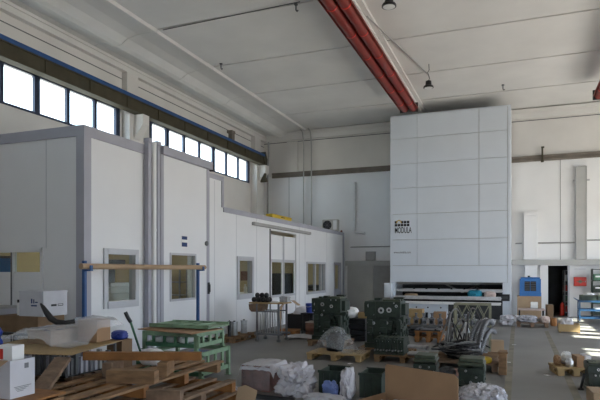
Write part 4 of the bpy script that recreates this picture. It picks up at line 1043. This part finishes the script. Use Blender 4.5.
# trays' contents in the bay
lump('teal_cloth', 'teal cloth heap on the bay tray of the white tower', 'cloth', (-1.55, 22.6, .842), (.5, .34, .3), 'teal', 92, .25, 4)
lump('beige_sack', 'beige bag beside the teal cloth on the bay tray', 'bag', (-1.0, 22.6, .842), (.42, .3, .26), 'beige', 93, .12, 4)
lump('beige_sack', 'small tan bag at the far end of the bay tray from the teal cloth', 'bag', (-4.0, 22.6, .842), (.5, .3, .14), 'cardlt', 94, .2, 4)
proto = None
for k in range(6):
    R = random.Random(k); b = MB(); b.lathe([(.06, 0), (.06, .06), (.035, .07), (.035, .13)], seg=12)
    tag(b.build('tool_holder', M['black'], smooth=True, loc=(-4.0 + k * .5, 23.25, 1.061)), 'black tool holder standing on the inner bay tray of the tower', 'tool holder', 'tool holders on the inner bay tray')

# ---------------------------------------------------------------- cable heap
pallet((-.95, 11.4, 0), 'front pallet under the heap of black cables', 1.2, .8, .04, 'woodgr')
pallet((-.98, 12.3, 0), 'rear pallet under the heap of black cables', 1.2, .8, -.03, 'wood')
ch = thing('cable_heap', 'heap of black cables and thick grey corrugated hoses spread over two pallets', 'cable', (0, 0, .146))
def G0(m, name, mat, **k):
    o = m.build(name, M[mat], smooth=True, **k); o.parent = ch; o.location = Vector(o.location) - Vector((0, 0, .146)); return o
b = MB(); b.blob((-1.05, 11.85, .146), (.58, .9, .26), 121, .4, 5, 4.0); G0(b, 'cable_mass', 'cable')
R = random.Random(9)
for k in range(24):
    a0 = R.uniform(0, 6.28); rr = R.uniform(.18, .5); cx, cy = -1.05 + R.uniform(-.1, .1), 11.7 + R.uniform(-.15, .2); h0 = R.uniform(.24, .48); tl = R.uniform(-.06, .06)
    pts = []
    for j in range(26):
        a = a0 + j * R.uniform(.2, .26); r2 = rr * (1 + .12 * math.sin(3 * a + k))
        pts.append((cx + r2 * math.cos(a), cy + r2 * 1.2 * math.sin(a), max(.19, h0 - .22 * max(0, math.hypot(r2 * math.cos(a) / .5, r2 * 1.2 * math.sin(a) / .6) - .6) + tl * math.cos(a))))
    b = MB(); b.tube(pts, R.choice((.012, .016, .02)), 6); G0(b, 'cable', 'cablegr' if k % 2 == 0 else 'cable')
for k in range(11):
    x0 = -1.45 + k * .06; top = R.uniform(.75, 1.12); y0 = 12.55 + R.uniform(-.2, .1); pts = []
    for j in range(18):
        u = j / 17; pts.append((x0 + .07 * math.sin(u * 4 + k) + R.uniform(.05, .15) * 0 + .14 * (u - .5), y0 + (u - .55) * R.uniform(1.28, 1.3), .22 + (top - .22) * math.sin(PI * min(1, .06 + u * .94)) ** .8))
    b = MB(); b.tube(pts, .016, 6); G0(b, 'cable', 'cable' if k % 4 else 'cablegr')
for k in range(7):
    x0 = .02 + (k % 4) * .085 + .04 * (k // 4); y0 = -.05; x0 -= .05; pts = []; n_ = 64; top = .53 - .02 * abs(k % 4 - 2) + .09 * (k // 4)
    for j in range(n_ + 1):
        u = j / n_; pts.append((x0 + .1 * u - .12 * (1 - u) * 1, y0 - .6 + 1.15 * u, .06 + .09 * (k // 4) + (top - .06) * max(0, math.sin(PI * (.04 + .66 * u))) ** .9))
    b = MB(); b.tube(pts, lambda u: .042 + .006 * (1 if int(u * 64 + .5) % 2 else -1), 10); o = b.build('hose', M['hose'], ch, smooth=True); o.location = (-.78, 12.0, 0); o['label'] = 'thick grey corrugated hose'
b = MB(); b.lathe([(.08, 0), (.085, .01), (.03, .14), (.02, .22), (.012, .22)], seg=16)
tag(b.build('funnel', M['paper'], smooth=True, loc=(-1.0, 12.05, .6)), 'small white funnel standing on top of the cable heap', 'funnel')
lump('yellow_bag', 'small yellow bag on the front edge of the cable pallet', 'bag', (-.56, 11.12, .146), (.2, .17, .13), 'yellow', 131, .15, 4)
carton((-.42, 12.86, 0), (.26, .2, .38), 'tan carton squeezed between the grey hoses and the timber block', .1, 'cardlt')
b = MB(); b.b6(-.07, .07, -.3, .3, 0, .38); b.b6(-.09, .09, -.28, -.18, .38, .41)
tag(b.build('timber_block', M['wood'], bevel=.006, loc=(-.26, 11.06, 0)), 'upright orange timber block on the floor by the corner of the cable pallet', 'timber')
t = thing('lattice_trestle', 'olive steel trestle with crossed bars behind the cable heap', 'trestle', (-1.02, 14.1, 0))
for s in (-1, 1):
    for x in (-.4, .4):
        b = MB(); b.b6(x - .02, x + .02, s * .2 - .02, s * .2 + .02, 0, 1.1); b.build('leg', M['olive'], t)
    b = MB(); b.b6(-.42, .42, s * .2 - .02, s * .2 + .02, 1.06, 1.1); b.build('top_rail', M['olive'], t)
    b = MB(); b.b6(-.38, .38, s * .2 - .015, s * .2 + .015, .5, .54); b.build('mid_rail', M['olive'], t)
    for k in range(3):
        x = -.38 + k * .253
        for q in (0, 1):
            b = bar((x if q else x + .253, s * .2 + .012 * (1 if q else -1), .54), (x + .253 if q else x, s * .2 + .012 * (1 if q else -1), 1.06), .014, .016); b.build('cross_bar', M['olive'], t)
# ---------------------------------------------------------------- olive boxes and front cartons
def obox(loc, d, label, seed):
    w, l, h = d; t = casting(loc, (w, l, h * .72), label, seed, 'dgreen', 'machine_box', rings=2, detail=.9)
    b = MB(); b.b6(-w * .5, w * .5, -l * .5, l * .5, h * .72 + .005, h * .86); b.b6(-w * .46, w * .46, -l * .46, l * .46, h * .86, h); b.build('hood', M['dgreen2'], t, bevel=.02)
obox((-1.47, 9.78, 0), (.38, .42, .46), 'olive machine box, nearer the big open carton corner', 141)
obox((-.71, 9.68, 0), (.42, .46, .46), 'olive machine box beside the timber block of the cable pallet', 142)
b = bar((-1.2, 9.9, .06), (-1.02, 10.5, .06), .12, .12); tag(b.build('timber_block', M['redbr'], bevel=.005), 'reddish timber block between the two olive machine boxes', 'timber')
lump('dark_scrap', 'dark metal bits between the two olive machine boxes', 'scrap', (-1.1, 9.62, 0), (.26, .3, .3), 'darkin', 143, .3, 4)
t = thing('open_carton', 'big open brown carton with its back flap raised, in the front', 'box', (-1.29, 6.86, 0), -.371)
w_, l_, h_ = 1.05, .72, .27
b = MB(); b.openbox((0, 0, 0), (w_, l_, h_), .01); b.build('body', M['card'], t)
b = MB(); b.prism([(-w_ / 2, h_), (w_ / 2, h_), (w_ / 2, .58), (w_ / 2 - .05, .63), (-w_ / 2 + .03, .645), (-w_ / 2, .62)], 'y', l_ / 2 - .01, l_ / 2); b.build('back_flap', M['card'], t)
b = MB(); b.box((-.02, -l_ / 2 - .1, h_ - .07), (w_ * .94, .24, .008), (.6, 0, 0)); b.build('front_flap', M['cardlt'], t)
lump('milky_film', 'milky film scrap inside the big open carton', 'film', (-1.42, 6.78, .012), (.44, .3, .34), 'filmw', 151, .3, 4)
lump('bubble_bundle', 'bundle wrapped in silvery bubble wrap beside the big open carton', 'bundle', (-.43, 7.66, 0), (.58, .74, .42), 'bubble', 152, .2, 5, 4.5)
# wrapped maroon carton, film heaps, green crates
t = thing('wrapped_carton', 'maroon carton shrink wrapped in plastic at the front edge of the floor', 'box', (-3.83, 8.22, 0))
b = MB(); b.b6(-.25, .25, -.3, .3, 0, .4); b.build('carton', M['maroon'], t, bevel=.015)
b = MB(); b.sheet(lambda u, v: Vector((-.3 + .62 * u, -.33 + .68 * v, .41 + .03 * abs(noise.noise(Vector((u * 5, v * 5, 2)))) - .12 * max(0, abs(u - .5) * 2 - .82) * 5 - .1 * max(0, abs(v - .5) * 2 - .85) * 5)), 26, 26, .003); b.build('wrap', M['filmw'], t, smooth=True)
b = MB(); b.sheet(lambda u, v: Vector((-.255 + .51 * u, -.305 - .02 * abs(noise.noise(Vector((u * 6, v * 5, 7)))), .02 + .39 * v)), 20, 14, .003); b.build('front_wrap', M['filmc'], t, smooth=True)
lump('milky_film', 'largest heap of milky crumpled film beside the maroon carton', 'film', (-3.14, 7.95, 0), (.56, .72, .54), 'filmw', 161, .4, 5, 2.6)
lump('milky_film', 'milky crumpled film hanging between the two dark green crates', 'film', (-2.35, 8.0, 0), (.2, .42, .5), 'filmw', 162, .25, 5, 2.0)
lump('milky_film', 'low milky film in front of the dark green crates', 'film', (-2.55, 7.5, 0), (.7, .3, .16), 'filmw', 163, .3, 5, 2)
lump('milky_film', 'low clump of milky film between the maroon carton and the timber skids', 'film', (-4.0, 7.48, 0), (.42, .36, .16), 'filmw', 164, .4, 5, 3)
def gcrate(loc, d, label):
    t = thing('green_crate', label, 'crate', loc); w, l, h = d
    b = MB(); b.openbox((0, 0, 0), (w, l, h), .02); b.build('body', M['dgreen'], t, bevel=.006)
    for x in (-w * .3, 0, w * .3):
        b = MB(); b.b6(x - .012, x + .012, -l / 2 - .012, -l / 2, .02, h - .03); b.build('rib', M['dgreen'], t)
    b = MB(); b.b6(-w / 2 - .012, w / 2 + .012, -l / 2 - .012, -l / 2 + .01, h - .03, h + .01); b.build('rim', M['dgreen'], t)
    b = MB(); b.b6(-w / 2 - .012, w / 2 + .012, l / 2 - .01, l / 2 + .012, h - .03, h + .01); b.build('rim', M['dgreen'], t)
gcrate((-2.66, 8.3, 0), (.34, .5, .37), 'dark green crate beside the largest film heap')
gcrate((-2.04, 8.36, 0), (.34, .5, .36), 'dark green crate behind the corner of the big open carton')
lump('blue_bag', 'blue and white plastic bag in front of the dark green crate', 'bag', (-2.58, 7.86, 0), (.24, .18, .3), 'blueb', 165, .3, 4)
t = thing('strapping', 'black strap lying along the floor in front of the film heap', 'strap', (-3.4, 7.42, 0))
b = MB(); bar((-.2, .03, .07), (.42, -.02, .07), .03, .012, b); b.build('strap', M['black'], t)
b = MB(); bar((-.2, .06, 0.031), (.42, .01, .031), .04, .06, b); b.build('edge_board', M['darkin'], t)
b = MB(); b.sheet(lambda u, v: Vector((-.16 + .3 * u, -.1 + .1 * v, .02 + .28 * v * (1 - .4 * abs(u - .4)))), 8, 8, .006)
tag(b.build('cardboard_scrap', M['cardlt'], loc=(-3.5, 7.0, 0)), 'torn tan cardboard scrap standing before the maroon carton', 'scrap')

# ---------------------------------------------------------------- aisle and right side
pallet((.92, 11.4, 0), 'small pallet of mixed packages out on the aisle', .66, .6, .2, 'ply', 4)
carton((1.02, 11.36, .146), (.13, .3, .2), 'upright brown carton on the aisle pallet', .2, 'card')
carton((1.15, 11.42, .146), (.1, .3, .21), 'narrow white carton on the aisle pallet beside the brown one', .2, 'whitebox')
b = MB(); b.lathe([(.06, 0), (.075, .02), (.075, .1), (.05, .13), (.05, .15)], seg=18); tag(b.build('jar', M['silver'], smooth=True, loc=(.87, 11.25, .146)), 'grey metal jar at the front of the aisle pallet', 'jar')
lump('white_paper', 'crumpled white paper on the aisle pallet behind the jar', 'paper', (.84, 11.56, .146), (.16, .16, .24), 'paper', 171, .3, 4)
lump('brown_paper', 'crumpled brown paper at the back corner of the aisle pallet', 'paper', (.68, 11.45, .146), (.12, .24, .18), 'card', 172, .3, 4)
casting((1.32, 10.05, 0), (.62, .6, .45), 'dark green machine block at the picture edge in front of the aisle pallet', 181, rings=3)
t = thing('lever', 'black lever lying against the green machine block on the aisle', 'lever', (.93, 9.9, 0))
b = MB(); b.tube([(0, 0, .02), (.02, .0, .12), (.055, .0, .26)], .02, 8); b.build('shaft', M['black'], t, smooth=True)
b = MB(); b.blob((0, 0, 0), (.09, .09, .06), 4, .05, 3, flat=False); b.build('foot', M['black'], t)
carton((1.25, 8.95, 0), (.6, .45, .2), 'low tan carton at the picture edge in front of the green machine block', .1, 'cardlt')
t = thing('small_crate', 'small open wooden crate topped with white film, lit by the sun', 'crate', (1.45, 19.0, 0))
b = MB(); b.openbox((0, 0, .03), (.58, .5, .22), .02); b.build('body', M['ply'], t)
for x in (-.26, .26):
    b = MB(); b.b6(x - .03, x + .03, -.25, .25, 0, .03); b.build('runner', M['wood'], t)
lump('white_film', 'white film bag filling the small sunlit crate', 'film', (1.4, 19.0, .06), (.38, .32, .42), 'filmw', 191, .25, 4)
# blue cart
t = thing('cart', 'blue steel shelf cart parked beside the red fire hose box', 'cart', (2.6, 22.4, 0))
for z in (.18, .45, .76):
    b = MB(); b.b6(-.58, .58, -.33, .33, z, z + .03); b.b6(-.58, .58, -.34, -.32, z, z + .06); b.b6(-.58, .58, .32, .34, z, z + .06); b.build('shelf', M['bluecart'], t)
for s in (-.56, .56):
    for q in (-.31, .31):
        b = MB(); b.b6(s - .022, s + .022, q - .022, q + .022, .1, .82); p = b.build('post', M['bluecart'], t)
        b = MB(); b.cyl((s - .02, q, .05), (s + .02, q, .05), .05, seg=12); b.build('caster', M['rubber'], p)
b = MB(); b.tube([(-.58, -.28, .8), (-.7, -.28, .88), (-.7, .28, .88), (-.58, .28, .8)], .016, 8); b.build('push_handle', M['bluecart'], t)
for k, x in enumerate((2.32, 2.88)):
    t = thing('tray', ('dark green tray on the blue cart, nearer the doorway', 'dark green tray on the blue cart, farther from the doorway')[k], 'tray', (x, 22.4, .825))
    b = MB(); b.openbox((0, 0, 0), (.5, .5, .18), .015); b.build('body', M['dgreen'], t)
    b = MB(); b.b6(-.26, .26, -.26, -.24, .15, .19); b.build('rim', M['dgreen2'], t)
lump('white_paper', 'crumpled white paper in the green tray on the blue cart', 'paper', (2.36, 22.4, .842), (.32, .32, .26), 'paper', 192, .25, 4)
lump('white_paper', 'small white paper on the middle shelf of the blue cart', 'paper', (2.6, 22.2, .511), (.22, .2, .08), 'paper', 193, .2, 3)
# green bin rack at the wall
t = shelfrack((3.2, 24.85, 0), (.98, .4, 1.95), 5, 'dgreen', 'dark green bin rack against the back wall beside the red fire hose box')
for r in range(4):
    for c in range(3):
        z = .12 + (1.95 - .16) * r / 4 + .031
        o = MB(); o.openbox((0, 0, 0), (.25, .34, .24), .012)
        o = o.build('parts_bin', M['mgreen' if (r + c) % 2 else 'dgreen'], loc=(2.91 + c * .29, 24.85, z + .002))
        tag(o, 'green parts bin on the rack beside the fire hose box', 'bin', 'green bins on the wall rack')
        q = MB(); q.b6(-.08, .08, -.176, -.17, .12, .18); q.build('label_card', M['paper'], o)
# fire hose box and notice
t = thing('fire_hose_box', 'red fire hose box with a pale emblem on the back wall beside the doorway', 'fire hose box', (2.34, YB - .002, 1.25))
b = MB(); b.b6(-.23, .23, -.16, -.01, 0, .36); b.build('box', M['redsign'], t, bevel=.015)
b = MB(); b.b6(-.2, .2, -.01, 0, .02, .34); b.build('wall_mount', M['steel'], t)
b = MB(); b.b6(-.205, .205, -.175, -.16, .025, .335); d = b.build('door', M['redsign'], t, bevel=.008)
b = MB(); b.cyl((-.0, -.176, .18), (-.0, -.179, .18), .07, seg=18); b.b6(-.13, .13, -.179, -.176, .165, .195); b.build('emblem', M['olive'], d)
b = MB(); b.b6(.17, .19, -.2, -.175, .15, .22); b.build('latch', M['steel'], d)
t = thing('notice', 'white notice panel on the wall just above the red fire hose box', 'notice', (2.34, YB - .002, 1.68))
b = MB(); b.b6(-.2, .2, -.012, 0, 0, .26); b.build('panel', M['paper'], t); b = MB(); b.b6(-.21, .21, -.016, 0, .25, .27); b.build('frame', M['alu'], t)
# doorway interior
t = shelfrack((1.98, 26.35, 0), (.36, 1.2, 1.9), 5, 'wire', 'grey shelf rack just inside the dark doorway')
cols = ['redsign', 'paper', 'mgreen', 'whitebox', 'redsign', 'card', 'paper', 'darkin', 'redbr', 'whitebox']
for k in range(10):
    z = .12 + (1.9 - .16) * (k // 2) / 4 + .031
    if k // 2 == 4: continue
    carton((1.97, 26.02 + .45 * (k % 2), z), (.28, .34, .24), ('%s carton on the doorway rack, %s shelf, %s' % ({'redsign': 'red', 'paper': 'white', 'mgreen': 'green', 'whitebox': 'pale', 'card': 'brown', 'darkin': 'dark', 'redbr': 'reddish'}[cols[k]], ('lowest', 'second', 'third', 'fourth')[k // 2], ('nearer the opening', 'deeper inside')[k % 2])), 0, cols[k])
t = thing('fire_extinguisher', 'red fire extinguisher standing on the floor inside the doorway', 'fire extinguisher', (1.72, 25.72, .004), PI)
b = MB(); b.lathe([(.075, 0), (.085, .02), (.085, .42), (.06, .5), (.025, .53), (.025, .56)], seg=18); b.build('cylinder', M['redsign'], t, smooth=True)
b = MB(); b.b6(-.02, .02, -.06, .05, .56, .6); b.b6(-.015, .015, -.1, 0, .62, .635); b.build('valve', M['black'], t)
b = MB(); b.tube([(.02, 0, .57), (.1, 0, .52), (.11, 0, .2)], .012, 6); b.build('hose', M['black'], t)
# blue cabinet on its carton
carton((.41, 24.1, 0), (.88, .8, .87), 'big tan carton standing against the wall under the blue cabinet', 0, 'cardlt')
t = thing('blue_cabinet', 'blue metal cabinet with dark double grille standing on the tan carton', 'cabinet', (.45, 24.1, .873))
b = MB(); b.b6(-.39, .39, -.3, .3, 0, .68); b.build('body', M['bluelt'], t, bevel=.02)
b = MB(); b.b6(-.36, .36, -.26, .26, .68, .74); b.build('hood', M['bluelt'], t, bevel=.02)
b = MB(); b.b6(-.4, .4, -.31, -.29, .0, .14); b.build('base_strip', M['bluelt'], t)
for s in (-.11, .11):
    b = MB(); b.b6(s - .1, s + .1, -.308, -.3, .2, .58); g = b.build('grille', M['black'], t)
    b = MB()
    for k in range(5): b.b6(s - .09, s + .09, -.314, -.308, .24 + k * .07, .255 + k * .07)
    b.build('slat', M['seam'], g)
b = MB(); b.lathe([(.03, 0), (.05, .03), (.04, .06)], (-.05, 0, .74), seg=12); b.build('knob', M['black'], t, smooth=True)
# clutter in front of it
pallet((.45, 20.5, 0), 'pallet loaded with wrapped bundles in front of the blue cabinet', 1.0, .7, 0, 'woodgr')
lump('wrapped_bundle', 'grey film wrapped bundle on the pallet in front of the blue cabinet', 'bundle', (.3, 20.42, .146), (.6, .56, .24), 'bubble', 201, .25, 4)
lump('wrapped_bundle', 'pale film wrapped bundle on the same pallet, nearer the doorway', 'bundle', (.83, 20.45, .146), (.3, .5, .22), 'beige', 202, .25, 4)
lump('milky_film', 'heap of milky film bags beside the tower corner', 'film', (-.35, 20.4, 0), (.55, .6, .4), 'filmw', 203, .35, 4)
lump('milky_film', 'small milky film clump between the cable pallet and the tower corner', 'film', (-.95, 20.1, 0), (.5, .5, .28), 'filmw', 204, .35, 4)
lump('milky_film', 'flat milky film in front of the tower foot, beside the valve pallets', 'film', (-.15, 21.6, 0), (.6, .5, .3), 'filmw', 205, .35, 4)
t = thing('low_table', 'low dark table with a white roll in front of the big tan carton', 'table', (.45, 22.2, 0))
b = MB(); b.b6(-.45, .45, -.35, .35, .44, .48); b.build('top', M['beige'], t)
for s in (-.4, .4):
    for q in (-.3, .3):
        b = MB(); b.b6(s - .025, s + .025, q - .025, q + .025, 0, .44); b.build('leg', M['black'], t)
t = thing('white_roll', 'white paper roll lying on the low dark table', 'roll', (.55, 22.1, .482))
b = MB(); b.cyl((-.12, 0, .13), (.12, 0, .13), .13, seg=22); b.build('paper', M['paper'], t)
b = MB(); b.cyl((-.14, 0, .13), (.14, 0, .13), .045, seg=14); b.build('core', M['card'], t)
carton((1.08, 22.6, 0), (.22, .4, .62), 'upright brown carton leaning beside the low table and the doorway', .1, 'carddk')
lump('orange_bag', 'orange brown bag on the floor at the end of the bundle pallet', 'bag', (1.13, 20.9, 0), (.2, .3, .3), 'woodor', 206, .2, 4)
# scraps on the aisle floor
R = random.Random(12)
for k, (px, py) in enumerate(((508, 362.5), (500.5, 367), (547, 375.5), (514, 345), (350, 364), (337, 342))):
    p = ground(px, py); b = MB(); b.sheet(lambda u, v: Vector(((u - .5) * .1, (v - .5) * .07, .006 + .015 * abs(noise.noise(Vector((u * 3, v * 3, k)))))), 5, 5, .002)
    tag(b.build('paper_scrap', M['paper'], loc=(p.x, p.y, 0), rz=k * 1.1), 'small white paper scrap lying on the bare floor', 'scrap', 'white paper scraps on the floor')
